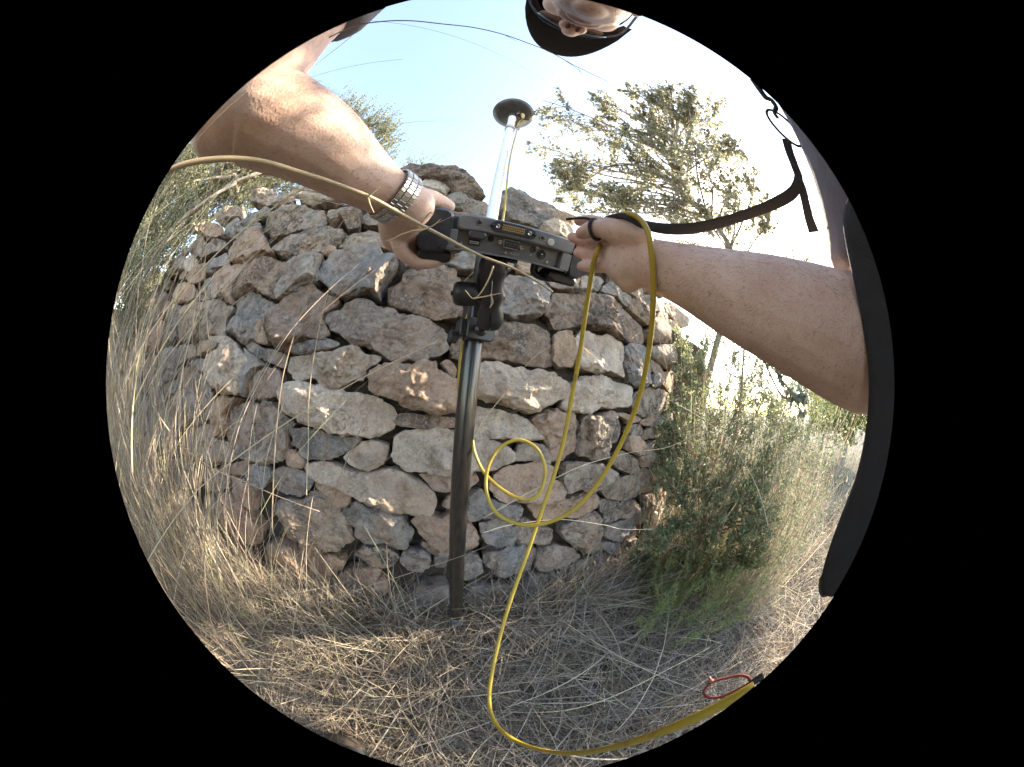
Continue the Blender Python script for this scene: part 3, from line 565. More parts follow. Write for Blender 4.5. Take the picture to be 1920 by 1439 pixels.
# ---- the controller
TL = P(783, 428, .350); TR = P(1098, 492, .405); Fc = (TL + TR) / 2; tw = nrm(TR - TL); HW = np.linalg.norm(TR - TL) / 2
vd = nrm(Fc - CAM); tD = nrm(vd - tw * np.dot(vd, tw)); tT = np.cross(tw, tD); tl = rad(-3); tD, tT = tD * math.cos(tl) + tT * math.sin(tl), tT * math.cos(tl) - tD * math.sin(tl)
def TP(w, t, d=0): return Fc + tw * w + tT * t + tD * d
dev = empty('field_computer', TP(0, 0, .08), 'rugged grey handheld field computer with dark rubber ends held in both hands', 'field computer')
def tb(w, t, d, hw, ht, hd, r=.003): return rbox(TP(w, t, d), tw, tT, tD, hw, ht, hd, r)
g = Geo(); g.add(*tb(0, 0, .006 + .075, HW - .012, .0265, .075, .008)); g.obj('body', M_GREY, dev, True, 35)
g = Geo(); g.add(*tb(.0125, .0150, .0005, HW - .042, .0118, .0065, .005)); g.add(*tb(-.083, -.0115, .001, .0085, .0142, .0062, .002)); g.add(*tb(.094, -.0115, .001, .0085, .0142, .0062, .002)); g.add(*tb(.0035, -.0262, .002, .095, .0016, .006, .001)); g.obj('face_frame', M_GREY, dev, True, 35)
g = Geo(); g.add(*tb(.0035, -.0108, .0048, .078, .0138, .0012, .001)); g.obj('port_panel', M_GREYD, dev, True, 35)
g = Geo(); g.add(*tb(0, .002, .080, HW - .03, .026, .070, .006)); g.obj('screen_bezel', M_BLACK, dev, True, 35)
for s, hb in ((-1, .0255), (1, .0155)):
    g = Geo(); prof = []
    n = 20; V = []; F = []
    for di, (d, k) in enumerate(((-.006, .86), (-.001, .97), (.01, 1.0), (.14, 1.0), (.156, .96), (.162, .85))):
        for i in range(n):
            a = 2 * math.pi * i / n; ca, sa = math.cos(a), math.sin(a)
            w = s * (HW - hb) + (abs(ca) ** .55) * math.copysign(1, ca) * hb * k; t = (abs(sa) ** .6) * math.copysign(1, sa) * .0345 * k - .001
            V.append(TP(w, t, d))
    for r in range(5):
        for i in range(n): F.append((r * n + i, r * n + (i + 1) % n, (r + 1) * n + (i + 1) % n, (r + 1) * n + i))
    F.append(tuple(range(n))[::-1]); F.append(tuple(5 * n + i for i in range(n)))
    g.add(V, F); b = g.obj('bumper', M_RUB, dev, True, 45)
    g = Geo(); g.add(*tb(s * (HW - .028), -.040, .030, .026, .0095, .026, .008)); g.obj('strap_anchor', M_BLACK, dev, True, 35)
    g = Geo(); g.add(*lathe([(.0025, 0), (.0025, .002), (.001, .0022)], TP(s * (HW - .035), -.027, -.006), -tD, 12)); g.obj('bumper_screw', M_DARK, dev, True, 40)
g = Geo()                                                      # hand strap: three ribs sagging under the right end
for k in range(4):
    pts = spline([TP(HW - .075 + .006 * k, -.024, .03 + .012 * k), TP(HW - .073 + .006 * k, -.043, .03 + .012 * k), TP(HW - .055 + .004 * k, -.049, .03 + .012 * k), TP(HW - .035, -.047, .03 + .012 * k)], 6); g.add(*tube(pts, .0052, 8))
g.obj('hand_strap', M_BLACK, dev)
g = Geo(); n = 24                                              # docking connector: dark rounded plate with gold pads
g.add(*tb(.002, .0165, -.0062, .034, .0085, .0012, .0083)); dock = g.obj('docking_connector', M_RUB, dev, True, 35)
g = Geo()
for r in range(3):
    for c in range(12): g.add(*tb(-.014 + c * .00275, .0198 - r * .0033, -.0077, .0011, .0012, .0006, .0003))
g.obj('gold_contact', M_GOLD, dock)
for w in (-.026, .028):
    g = Geo(); g.add(*lathe([(.0035, 0), (.0035, .0012), (.0024, .0015), (.001, .0006)], TP(w + (.004 if w < 0 else -.003), .0165, -.0072), -tD, 16)); g.obj('screw', M_STEEL, dock, True, 40)
    g = Geo(); g.add(*lathe([(.0028, 0), (.0028, .0006)], TP(w - (.004 if w < 0 else -.005), .0165, -.0073), -tD, 16)); g.obj('guide_hole', M_DARK, dock)
for w, t in ((-.047, .0175), (.046, .0155)):
    g = Geo(); g.add(*lathe([(.0044, -.001), (.0044, .0009), (.0030, .0012)], TP(w, t, -.006), -tD, 18)); o = g.obj('screw_boss', M_STEEL, dev, True, 40)
    g = Geo(); g.add(*lathe([(.0029, 0), (.0029, .0004)], TP(w, t, -.0073), -tD, 14)); g.obj('hex_socket', M_DARK, o)
g = Geo(); g.add(*lathe([(.0056, -.001), (.0056, .0012), (.0048, .002), (.001, .0022)], TP(.0605, .0125, -.006), -tD, 20)); g.obj('round_button', M_LABEL, dev, True, 40)
# serial port
g = Geo(); V = []
for d in (.0035, -.0012):
    for (w, t) in ((-.0105, .0048), (.0105, .0048), (.0085, -.0048), (-.0085, -.0048)): V.append(TP(.004 + w, -.0065 + t, d))
g.add(V, [(0, 1, 5, 4), (1, 2, 6, 5), (2, 3, 7, 6), (3, 0, 4, 7), (4, 5, 6, 7)]); ser = g.obj('serial_port', M_BLACK, dev, False)
g = Geo()
for r, cn in ((0, 5), (1, 4)):
    for c in range(cn): g.add(*lathe([(.0007, 0), (.0007, .0012)], TP(.004 + (c - (cn - 1) / 2) * .0036, -.0048 - r * .0036, -.0012), -tD, 8))
g.obj('pin', M_STEEL, ser)
g = Geo(); rim = [(-.0122, .0062), (.0122, .0062), (.0100, -.0062), (-.0100, -.0062), (-.0122, .0062)]; g.add(*tube([TP(.004 + a, -.0065 + b, -.0004) for a, b in rim], .0012, 6)); g.obj('port_rim', M_GREY, ser)
for s in (-1, 1):
    g = Geo(); g.add(*lathe([(.0036, 0), (.0036, .004), (.0020, .0042), (.0019, .002)], TP(.004 + s * .0165, -.0065 - (.0007 * s), .0035), -tD, 6)); g.obj('hex_post', M_STEEL, dev, False)
# usb sockets, smoky flap, jacks and screws
g = Geo(); g.add(*tb(-.049, -.0128, .0030, .0085, .0038, .0018, .0006)); usb = g.obj('usb_port', M_DARK, dev, True, 35)
g = Geo(); g.add(*tb(-.049, -.0118, .0012, .0070, .0009, .0004, .0003)); g.add(*tb(-.049, -.0146, .0012, .0070, .0007, .0004, .0003)); g.obj('contact', M_GREYP, usb)
g = Geo(); g.add(*tb(-.047, -.0015, -.001, .013, .0058, .005, .004)); g.obj('port_cap', M_CLEAR, dev, True, 35)
for nm, w, t, r, m2 in (('headphone_jack', -.026, -.0035, .0036, M_DARK), ('microphone_jack', .0395, -.006, .0038, M_DARK), ('power_jack', .0545, -.0100, .0062, M_BLACK)):
    g = Geo(); g.add(*lathe([(r * 1.2, 0), (r * 1.2, .0010), (r, .0012), (r, -.001)], TP(w, t, .0036), -tD, 20)); o = g.obj(nm, m2, dev, True, 40)
    if r > .005: g = Geo(); g.add(*lathe([(.0015, 0), (.0015, .0022)], TP(w, t, .0036), -tD, 10)); g.obj('pin', M_STEEL, o)
for w, t in ((-.067, -.018), (-.001, -.0205), (.0455, -.001), (.0655, -.0205)):
    g = Geo(); g.add(*lathe([(.0023, 0), (.0023, .0010), (.0014, .0013)], TP(w, t, .0036), -tD, 12)); g.obj('screw', M_STEEL, dev, True, 40)
V, F = text_mesh('RS232', .0058); g = Geo(); g.add([TP(.0135 + v[0], -.0195 + v[1], .0030) for v in V], F); g.obj('port_lettering', M_GREYP, dev, False)
V, F = text_mesh('∩', .0045); g = Geo(); g.add([TP(-.028 + v[0], -.0125 + v[1], .0030) for v in V], F)
g.obj('port_symbol', M_GREYP, dev, False)
g = Geo(); g.add(*tube([TP(.036, -.0165, .003), TP(.040, -.0135, .003)], .0008, 5)); g.obj('port_symbol', M_GREYP, dev, False)

# ---- the ball mount that carries it on the pole
mount = empty('ball_mount', (PX, PY, 1.06), 'black double socket ball mount with big round knob clamped on the carbon pole', 'mount')
bA = P(919, 604, .405); bB = P(925, 497, .372)
def capsule(pts, rr, sx, n=14):
    T, A, B = frames(np.asarray(pts, float)); V, F = tube(pts, rr, n); return V, F
ax = nrm(bB - bA); sd = nrm(np.cross(ax, nrm(bA - CAM))) * -1
for s in (-1, 1):
    L = [(-.13, .006), (-.10, .0135), (0, .0165), (.12, .0165), (.28, .0125), (.42, .0145), (.5, .0165), (.58, .0145), (.72, .0125), (.88, .0165), (1, .0165), (1.1, .0135), (1.13, .006)]
    V = []; F = []; n = 14
    for (t, r) in L:
        r *= 1.18; c = bA + (bB - bA) * t + sd * s * .0006
        for k in range(n):
            a = math.pi * k / (n - 1); V.append(c + sd * s * math.sin(a) * r * 1.15 + nrm(np.cross(ax, sd)) * math.cos(a) * r)
    for i in range(len(L) - 1):
        for k in range(n): F.append((i * n + k, i * n + (k + 1) % n, (i + 1) * n + (k + 1) % n, (i + 1) * n + k))
    F.append(tuple(range(n))[::-1]); F.append(tuple((len(L) - 1) * n + k for k in range(n)))
    g = Geo(); g.add(V, F); g.obj('arm_half', M_BLACK, mount, True, 35)
for c, sgn in ((bA, -1), (bB, 1)):
    g = Geo(); g.add(*lathe([(.0001, -.0128)] + [(.0128 * math.cos(a), .0128 * math.sin(a)) for a in np.linspace(-1.4, 1.4, 12)] + [(.0001, .0128)], c, ax, 20)); g.obj('ball', M_BLACK, mount)
g = Geo(); st = bB + ax * .010; g.add(*lathe([(.0075, 0), (.0075, .010), (.012, .011), (.012, .016), (.009, .017), (.009, .03)], st, nrm(TP(-.004, -.03, .03) - st), 18)); g.obj('plate_stud', M_STEEL, mount, True, 40)
g = Geo(); g.add(*tb(-.006, -.0315, .035, .030, .0035, .022, .006)); g.obj('mounting_plate', M_BLACK, mount, True, 35)
k0 = P(853, 551, .388); k1 = P(890, 553, .392); ka = nrm(k1 - k0); g = Geo(); prof = [(.005, -.004), (.016, -.002), (.0195, .002), (.0208, .008), (.0205, .030), (.0185, .035), (.011, .037), (.009, .055)]
V, F = lathe(prof, k0, ka, 48); g.add(V, F); g.obj('knob', M_BLACK, mount, True, 40)
g = Geo(); g.add(*lathe([(.0035, -.007), (.0035, -.003)], k0, ka, 12)); g.obj('bolt', M_BLACK, mount, False); g = Geo(); bl = k1 + ka * .045; g.add(*lathe([(.0065, -.006), (.0075, 0), (.0075, .006), (.004, .008)], bl, ka, 6)); g.obj('bolt', M_BLACK, mount, False)
g = Geo(); g.add(*up([(.0212, 1.028), (.0232, 1.030), (.0232, 1.068), (.0212, 1.070)], 30))
q = nrm(np.array((bA[0] - PX, bA[1] - PY, 0))); qs = np.array((-q[1], q[0], 0)); zz = np.array((0, 0, 1.0))
g.add(*rbox(np.array((PX, PY, 1.049)) + q * .024, qs, zz, q, .027, .0205, .009, .004)); g.add(*rbox(np.array((PX, PY, 1.049)) + q * .006 - qs * .031, qs, zz, q, .0065, .017, .017, .003)); g.add(*rbox(np.array((PX, PY, 1.049)) + q * .004 + qs * .031, qs, zz, q, .0055, .015, .014, .003)); g.obj('pole_clamp', M_BLACK, mount, True, 35)
g = Geo(); cc = np.array((PX, PY, 1.049)) + q * .030; g.add(*lathe([(.014, 0), (.012, .004), (.0075, .008), (.0075, np.linalg.norm(bA - cc) - .006)], cc, nrm(bA - cc), 18)); g.obj('ball_stem', M_BLACK, mount, True, 40)
g = Geo(); cw = np.array((PX, PY, 1.03)) - qs * .045 + q * .008; g.add(*lathe([(.010, -.008), (.0125, -.006), (.0125, .006), (.010, .008)], cw, qs, 8)); g.obj('wing_nut', M_BLACK, mount, True, 30)

# ---- cables
def flat(pts, wv, th, name, m, parent=None, n=10):
    """strap: elliptical section, wv = half width per point"""
    pts = np.asarray(pts, float); T, A, B = frames(pts); V = []; F = []
    wv = np.broadcast_to(wv, (len(pts),))
    for i, p in enumerate(pts):
        vdir = nrm(p - CAM); a = nrm(np.cross(T[i], vdir)); b = np.cross(T[i], a); tw_ = .5 * math.sin(i * .09); a, b = a * math.cos(tw_) + b * math.sin(tw_), b * math.cos(tw_) - a * math.sin(tw_)
        for k in range(n): t = 2 * math.pi * k / n; V.append(p + a * math.cos(t) * wv[i] + b * math.sin(t) * th)
    for i in range(len(pts) - 1):
        for k in range(n): F.append((i * n + k, i * n + (k + 1) % n, (i + 1) * n + (k + 1) % n, (i + 1) * n + k))
    F.append(tuple(range(n))[::-1]); F.append(tuple((len(pts) - 1) * n + k for k in range(n)))
    g = Geo(); g.add(V, F); return g.obj(name, m, parent)
g = Geo(); pp = [cx + nrm((.12, -.1, -1)) * .058, PH(972, 232, .449), PH(968, 250, .440), PH(959, 285, .439), PH(953, 320, .440), PH(949, 360, .441), PH(945, 400, .441), PH(932, 470, .458), PH(905, 545, .482), PH(877, 590, .488), PH(868, 640, .482), PH(861, 690, .487), PH(860, 740, .494), PH(872, 790, .49), PH(886, 830, .474)]
g.add(*tube(spline(pp, 10), .0026, 10)); tag(g.obj('antenna_lead', M_YEL), 'thin yellow lead running from the antenna down along the pole', 'antenna lead')
cab = [(886, 826, .47), (890, 850, .462), (905, 883, .45), (930, 910, .44), (960, 930, .435), (990, 938, .43), (1012, 925, .428), (1022, 893, .428), (1018, 862, .432), (1002, 838, .436), (975, 826, .438), (950, 832, .438), (930, 848, .436), (916, 875, .43), (911, 905, .424), (915, 935, .415), (930, 962, .405), (955, 978, .395), (990, 986, .385), (1030, 980, .375), (1075, 957, .362), (1115, 915, .348), (1150, 860, .333), (1180, 797, .318), (1205, 720, .295), (1219, 640, .272), (1225, 560, .252), (1223, 490, .245), (1216, 440, .250), (1200, 412, .262), (1179, 402, .272), (1160, 406, .288), (1146, 425, .318), (1130, 450, .322), (1120, 472, .300), (1111, 505, .305), (1099, 580, .318), (1086, 670, .335), (1072, 745, .35), (1056, 830, .365), (1038, 895, .375), (1010, 975, .39), (981, 1060, .405), (956, 1130, .425), (936, 1200, .45), (922, 1265, .468), (917, 1310, .475), (923, 1345, .47), (945, 1375, .455), (985, 1398, .43), (1035, 1411, .38), (1085, 1413, .31), (1150, 1402, .24), (1220, 1381, .19), (1290, 1353, .165), (1350, 1324, .155), (1396, 1299, .15), (1414, 1288, .15)]
g = Geo(); g.add(*tube(spline([P(*c) for c in cab], 12), .0033, 12)); tag(g.obj('yellow_cable', M_YEL), 'thick yellow cable looped over the right hand and hanging to the grass', 'cable')

# ================================================================ THE PERSON
def loft_ell(pts, ra, rb, ref, n=20):
    """closed tapered limb: centres, half widths along ref-perpendicular axes"""
    pts = np.asarray(pts, float); T = np.gradient(pts, axis=0); V = []; F = []
    for i, p in enumerate(pts):
        t = nrm(T[i]); a = nrm(np.asarray(ref) - t * np.dot(ref, t)); b = np.cross(t, a)
        for k in range(n): q = 2 * math.pi * k / n; V.append(p + a * math.cos(q) * ra[i] + b * math.sin(q) * rb[i])
    for i in range(len(pts) - 1):
        for k in range(n): F.append((i * n + k, i * n + (k + 1) % n, (i + 1) * n + (k + 1) % n, (i + 1) * n + k))
    F.append(tuple(range(n))[::-1]); F.append(tuple((len(pts) - 1) * n + k for k in range(n))); return V, F
def limb(keys, per=6, ref=(0, 0, 1), n=20, round_ends=True):
    """keys: [(point, ra, rb)] -> smooth loft with rounded ends"""
    s = spline([np.r_[np.asarray(k[0], float), k[1], k[2]] for k in keys], per)
    P0, P1 = s[0], s[-1]; out = [s]
    if round_ends:
        d0 = nrm(s[0, :3] - s[1, :3]); d1 = nrm(s[-1, :3] - s[-2, :3])
        c0 = [np.r_[P0[:3] + d0 * min(P0[3], P0[4]) * math.sin(a), P0[3] * math.cos(a), P0[4] * math.cos(a)] for a in (1.45, 1.1, .75, .4)]
        c1 = [np.r_[P1[:3] + d1 * min(P1[3], P1[4]) * math.sin(a), P1[3] * math.cos(a), P1[4] * math.cos(a)] for a in (.4, .75, 1.1, 1.45)]
        out = [np.array(c0), s, np.array(c1)]
    s = np.concatenate(out); return loft_ell(s[:, :3], np.maximum(s[:, 3], .0008), np.maximum(s[:, 4], .0008), ref, n)
def ellipsoid(c, r, R=np.eye(3), n=24, m=14):
    V = []; F = []
    for i in range(m + 1):
        t = math.pi * (i + .02) / (m + .04)
        for k in range(n): q = 2 * math.pi * k / n; V.append(np.asarray(c) + R @ np.array((r[0] * math.sin(t) * math.cos(q), r[1] * math.sin(t) * math.sin(q), r[2] * math.cos(t))))
    for i in range(m):
        for k in range(n): F.append((i * n + k, (i + 1) * n + k, (i + 1) * n + (k + 1) % n, i * n + (k + 1) % n))
    F.append(tuple(range(n))); F.append(tuple(m * n + k for k in range(n))[::-1]); return V, F
def fuse(parts, voxel, smooth_it=3, fac=.5):
    g = Geo()
    for V, F in parts: g.add(V, F)
    me = bpy.data.meshes.new('fuse'); me.from_pydata(g.v, [], g.f); o = bpy.data.objects.new('fuse', me); COL.objects.link(o)
    md = o.modifiers.new('r', 'REMESH'); md.mode = 'VOXEL'; md.voxel_size = voxel; md.adaptivity = 0
    ms = o.modifiers.new('s', 'SMOOTH'); ms.factor = fac; ms.iterations = smooth_it
    dg = bpy.context.evaluated_depsgraph_get(); r = bpy.data.meshes.new_from_object(o.evaluated_get(dg)); bpy.data.objects.remove(o); bpy.data.meshes.remove(me)
    r.polygons.foreach_set('use_smooth', [True] * len(r.polygons)); return r
M_SKIN = mat('skin', (.50, .29, .20), .55)
def skin():
    t = NT(M_SKIN); v = t.obj(); a = t.noise(v, 22, 5, .6); f = t.noise(v, 260, 4, .6)
    c = t.mix(t.ramp(a, .35, .65), (.63, .455, .365), (.52, .345, .26)); c = t.mix(t.ramp(t.noise(v, 60, 5, .65), .5, .7, 0, .4), c, (.56, .32, .25)); c = t.mix(t.ramp(t.noise(v, 130, 2, .5), .66, .72, 0, .4), c, (.30, .17, .11)); c = t.mix(t.ramp(f, .55, .72, 0, .35), c, (.36, .19, .13))
    st = t.n('Attribute', attribute_name='tint').outputs['Color']; c = t.mix(1.0, c, st, 'MULTIPLY')
    t.col(c); t.b.inputs['Subsurface Weight'].default_value = .08; t.b.inputs['Subsurface Radius'].default_value = (.012, .004, .002)
    vo = t.n('TexVoronoi', Vector=v, Scale=420).outputs['Distance']; t.nor(t.bump(vo, .18, .0012, t.bump(f, .25, .0012))); t.b.inputs['Specular IOR Level'].default_value = .35
skin()
def cloth_mat(name, a, b, scale=160):
    m = mat(name, a, .9); t = NT(m); v = t.obj(); t.col(t.mix(t.noise(v, 25, 5), a, b)); w = t.n('TexWave', Vector=v, Scale=scale, Distortion=1.5).outputs['Fac']
    t.nor(t.bump(w, .25, .001, t.bump(t.noise(v, 14, 4), .4, .02))); return m
M_SHIRT = cloth_mat('grey_cotton', (.10, .095, .105), (.14, .13, .145)); M_TROUS = cloth_mat('dark_trousers', (.045, .05, .06), (.07, .075, .085))
M_CAP = cloth_mat('dark_cap_cloth', (.04, .038, .038), (.06, .056, .053), 420); M_NYLON = cloth_mat('black_webbing', (.018, .018, .019), (.035, .034, .034), 330)
M_BOOT = cloth_mat('boot_leather', (.045, .035, .028), (.075, .06, .05)); M_SOLE = mat('boot_sole', (.07, .062, .055), .8)

# -- arms, hands (points measured on the photograph, distances from the size of a wrist, a hand, a fingertip)
eL = P(448, 205, .305); sL = np.array((-.165, -.16, 1.345)); sR = np.array((.22, -.165, 1.33)); eR = P(1655, 640, .275)
parts = []
parts.append(limb([(sL, .058, .058), (sL * .5 + P(545, 70, .36) * .5, .054, .056), (P(545, 70, .36), .047, .050), (P(490, 150, .32), .044, .046), (P(455, 205, .307), .043, .043)], 5))
parts.append(limb([(P(428, 232, .30), .036, .038), (P(478, 214, .295), .047, .048), (P(535, 238, .287), .048, .048), (P(600, 272, .285), .0445, .044), (P(670, 325, .293), .037, .0365), (P(722, 360, .305), .0305, .031), (P(748, 374, .313), .029, .031), (P(768, 392, .322), .030, .034)], 6, cU))
parts.append(ellipsoid(P(412, 262, .298), (.022, .022, .024)))                     # point of the left elbow
# left hand: palm, fingers under the rubber end, thumb over it
parts.append(limb([(P(752, 380, .315), .027, .029), (P(751, 409, .342), .025, .033), (P(752, 438, .372), .019, .034), (P(758, 458, .390), .014, .030)], 5, tD))
for ch in ([(744, 442, .360, .0125), (754, 472, .362, .0118), (780, 491, .363, .0110), (812, 492, .362, .0102), (843, 480, .365, .0088)],
           [(750, 425, .362, .0125), (752, 462, .372, .0118), (776, 481, .380, .0105), (806, 482, .384, .010), (830, 473, .388, .0088)],
           [(754, 418, .378, .0125), (756, 455, .390, .0118), (778, 473, .400, .0105), (805, 473, .406, .010), (826, 466, .410, .0088)],
           [(760, 412, .394, .012), (762, 448, .408, .011), (782, 465, .418, .010), (806, 465, .424, .0095), (822, 460, .428, .0085)],
           [(766, 384, .330, .018), (786, 374, .350, .0165), (806, 372, .368, .0135), (826, 380, .384, .0120), (842, 388, .396, .0105)]):
    parts.append(limb([(P(x, y, r), q, q) for x, y, r, q in ch], 4, (0, 0, 1), 12))
# right arm
parts.append(limb([(sR, .060, .060), (sR * .45 + eR * .55 + np.array((.03, 0, 0)), .052, .055), (eR + np.array((.0, -.01, .01)), .047, .050)], 6))
parts.append(limb([(P(1665, 650, .275), .048, .045), (P(1610, 643, .262), .0520, .047), (P(1540, 617, .249), .0500, .047), (P(1450, 580, .245), .0460, .044), (P(1370, 550, .252), .0415, .039), (P(1290, 519, .267), .0345, .033), (P(1225, 497, .281), .0305, .027), (P(1190, 487, .288), .031, .025)], 6, cU))
parts.append(limb([(P(1202, 489, .286), .030, .025), (P(1182, 484, .291), .036, .025), (P(1166, 477, .297), .034, .020), (P(1157, 470, .304), .026, .014)], 5, cU))
parts.append(limb([(P(1195, 452, .283), .018, .018), (P(1168, 437, .283), .0185, .018), (P(1146, 431, .288), .0160, .0155)], 5, cU))   # ball of the thumb
parts.append(limb([(P(1182, 520, .288), .020, .018), (P(1168, 511, .294), .018, .016), (P(1158, 503, .299), .014, .013)], 5, cU))   # heel of the hand
for ch in ([(1160, 434, .285, .0150), (1140, 431, .290, .0128), (1118, 430, .298, .0118), (1101, 434, .306, .0105), (1090, 440, .311, .0078)],
           [(1146, 436, .312, .0115), (1128, 421, .322, .0100), (1106, 415, .334, .0092), (1086, 416, .345, .0078)],
           [(1140, 455, .316, .0115), (1116, 455, .328, .0102), (1092, 450, .338, .0095), (1074, 446, .345, .0080)],
           [(1140, 474, .315, .0110), (1122, 478, .325, .0100), (1102, 478, .335, .0092), (1084, 475, .342, .0078)],
           [(1148, 497, .307, .0110), (1128, 500, .315, .0095), (1108, 501, .323, .0088), (1090, 500, .330, .0072)]):
    parts.append(limb([(P(x, y, r), q, q) for x, y, r, q in ch], 4, (0, 0, 1), 12))
# -- head and neck, bent over the screen, seen from underneath
hr = Matrix.Rotation(rad(13), 3, 'Z') @ Matrix.Rotation(rad(-10), 3, 'X'); HRm = np.array(hr)
HO = P(1066, 66, .565) - HRm @ np.array((0, .128, -.024))
def Hd(x, y, z): return HO + HRm @ np.array((x, y, z))
def hell(c, r): return ellipsoid(Hd(*c), r, HRm)
parts += [hell((0, -.012, .042), (.077, .100, .098)), hell((0, .028, -.030), (.064, .068, .080)), hell((0, .048, -.072), (.050, .046, .044)), hell((0, .070, -.098), (.026, .022, .020)),
          hell((-.034, .062, -.022), (.028, .030, .026)), hell((.034, .062, -.022), (.028, .030, .026)), hell((0, .082, .040), (.062, .020, .016)),
          hell((0, .092, -.052), (.027, .014, .008)), hell((0, .089, -.066), (.024, .013, .008)), hell((0, .085, -.046), (.036, .020, .016)),
          hell((0, .116, -.020), (.0155, .016, .0140)), hell((-.0150, .106, -.024), (.0085, .012, .0090)), hell((.0150, .106, -.024), (.0085, .012, .0090)),
          hell((-.080, -.012, -.002), (.007, .018, .030)), hell((.080, -.012, -.002), (.007, .018, .030))]
parts.append(limb([(Hd(0, .085, .030), .010, .012), (Hd(0, .103, .008), .0115, .014), (Hd(0, .116, -.014), .014, .013)], 4, HRm @ np.array((1, 0, 0)), 14))
nb = np.array((.045, -.235, 1.33)); parts.append(limb([(Hd(0, -.028, -.02), .056, .058), (Hd(0, -.045, -.085), .055, .058), (nb, .064, .060)], 5, (1, 0, 0)))
parts.append(limb([((.03, -.29, .98), .14, .095), ((.03, -.285, 1.12), .15, .10), ((.03, -.27, 1.26), .165, .095), ((.035, -.25, 1.335), .12, .07)], 5, (1, 0, 0), 28))
parts.append(limb([(sL, .055, .055), ((-.06, -.22, 1.345), .055, .065), ((.12, -.22, 1.345), .055, .065), (sR, .055, .055)], 5))
body = fuse(parts, .0027, 4, .5)
n = len(body.vertices); co_ = np.empty(n * 3, np.float32); body.vertices.foreach_get('co', co_); co_ = co_.reshape(-1, 3)
loc = (co_ - HO) @ HRm; tint = np.ones((n, 4), np.float32)
beard = np.clip(1 - np.hypot((loc[:, 0]) / .060, (loc[:, 2] + .075) / .045), 0, 1) * (loc[:, 1] > .0) * (np.abs(loc[:, 0]) < .09)
tint[:, :3] *= (1 - np.clip(beard * 1.8, 0, .6))[:, None] * np.array((1, 1, 1.04))
lip = (np.hypot(loc[:, 0] / .026, (loc[:, 2] + .059) / .012) < 1) & (loc[:, 1] > .09); tint[lip, :3] *= np.array((.95, .72, .72))
tips = np.array([P(1082, 447, .313), P(1083, 416, .346), P(1071, 446, .346), P(1083, 475, .343), P(1087, 500, .331), P(840, 479, .347)])
for tp in tips:
    d = np.linalg.norm(co_ - tp, axis=1); k = np.clip(1 - d / .035, 0, 1)[:, None]; tint[:, :3] *= 1 - k * np.array((-.03, .07, .08))
at = body.color_attributes.new('tint', 'FLOAT_COLOR', 'POINT'); at.data.foreach_set('color', np.clip(tint, 0, 1.3).ravel())
body.materials.append(M_SKIN)
person = link('person', body); tag(person, 'person bent over the screen in cap and sunglasses, bare forearms reaching for the grey device', 'person')
# fine dark hair on the forearms
vn = np.empty(n * 3, np.float32); body.vertices.foreach_get('normal', vn); vn = vn.reshape(-1, 3); rh = np.random.default_rng(77); V = []; F = []
axL = (P(440, 225, .30), P(735, 368, .309)); axR = (P(1625, 645, .265), P(1235, 500, .28))
for a_, b_, cnt in ((*axL, 2600), (*axR, 3000)):
    d_ = b_ - a_; L_ = np.linalg.norm(d_); d_ /= L_; tpar = (co_ - a_) @ d_; rr0 = np.linalg.norm(co_ - a_ - tpar[:, None] * d_, axis=1); idx = np.where((tpar > .01) & (tpar < L_) & (rr0 < .058))[0]
    for i in rh.choice(idx, cnt):
        nn_ = vn[i] / (np.linalg.norm(vn[i]) + 1e-9); sd_ = np.cross(nn_, d_); dr_ = nrm(d_ * rh.uniform(.5, 1) + sd_ * rh.normal(.3, .5) + nn_ * .35); p = co_[i] + rh.normal(0, .001, 3); L2 = rh.uniform(.005, .010); w_ = nrm(np.cross(dr_, p - CAM)) * .000065
        q1 = p + dr_ * L2 * .5; q2 = p + dr_ * L2 - nn_ * .0012; b0_ = len(V); V += [p - w_, p + w_, q1 - w_ * .8, q1 + w_ * .8, q2]; F += [(b0_, b0_ + 1, b0_ + 3, b0_ + 2), (b0_ + 2, b0_ + 3, b0_ + 4)]
g = Geo(); g.add(V, F); o = g.obj('arm_hair', mat('dark_hair', (.22, .15, .11), .5), person); o['kind'] = 'stuff'
# nails and nostrils
M_NAIL = mat('nail', (.62, .40, .33), .3)
g = Geo(); th = P(1092, 434, .3005); nx = nrm(P(1086, 438, .306) - P(1112, 428, .298)); nz = nrm(CAM - th); ny = nrm(np.cross(nz, nx)); nz = np.cross(nx, ny)
V = []; F = []
for i in range(7):
    for j in range(7):
        a, b = (i - 3) / 3, (j - 3) / 3; a2 = a * math.sqrt(1 - b * b / 2); b2 = b * math.sqrt(1 - a * a / 2)
        V.append(th + nx * a2 * .0075 + ny * b2 * .0058 + nz * (.0052 - .0030 * b2 * b2 - .0006 * a2 * a2))
for i in range(6):
    for j in range(6): F.append((i * 7 + j, (i + 1) * 7 + j, (i + 1) * 7 + j + 1, i * 7 + j + 1))
g.add(V, F); g.obj('thumbnail', M_NAIL, person)
g = Geo(); 
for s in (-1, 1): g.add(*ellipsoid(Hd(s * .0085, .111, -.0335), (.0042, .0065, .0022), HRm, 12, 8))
o = g.obj('nostril', mat('nostril_shade', (.10, .035, .025), .8), person)
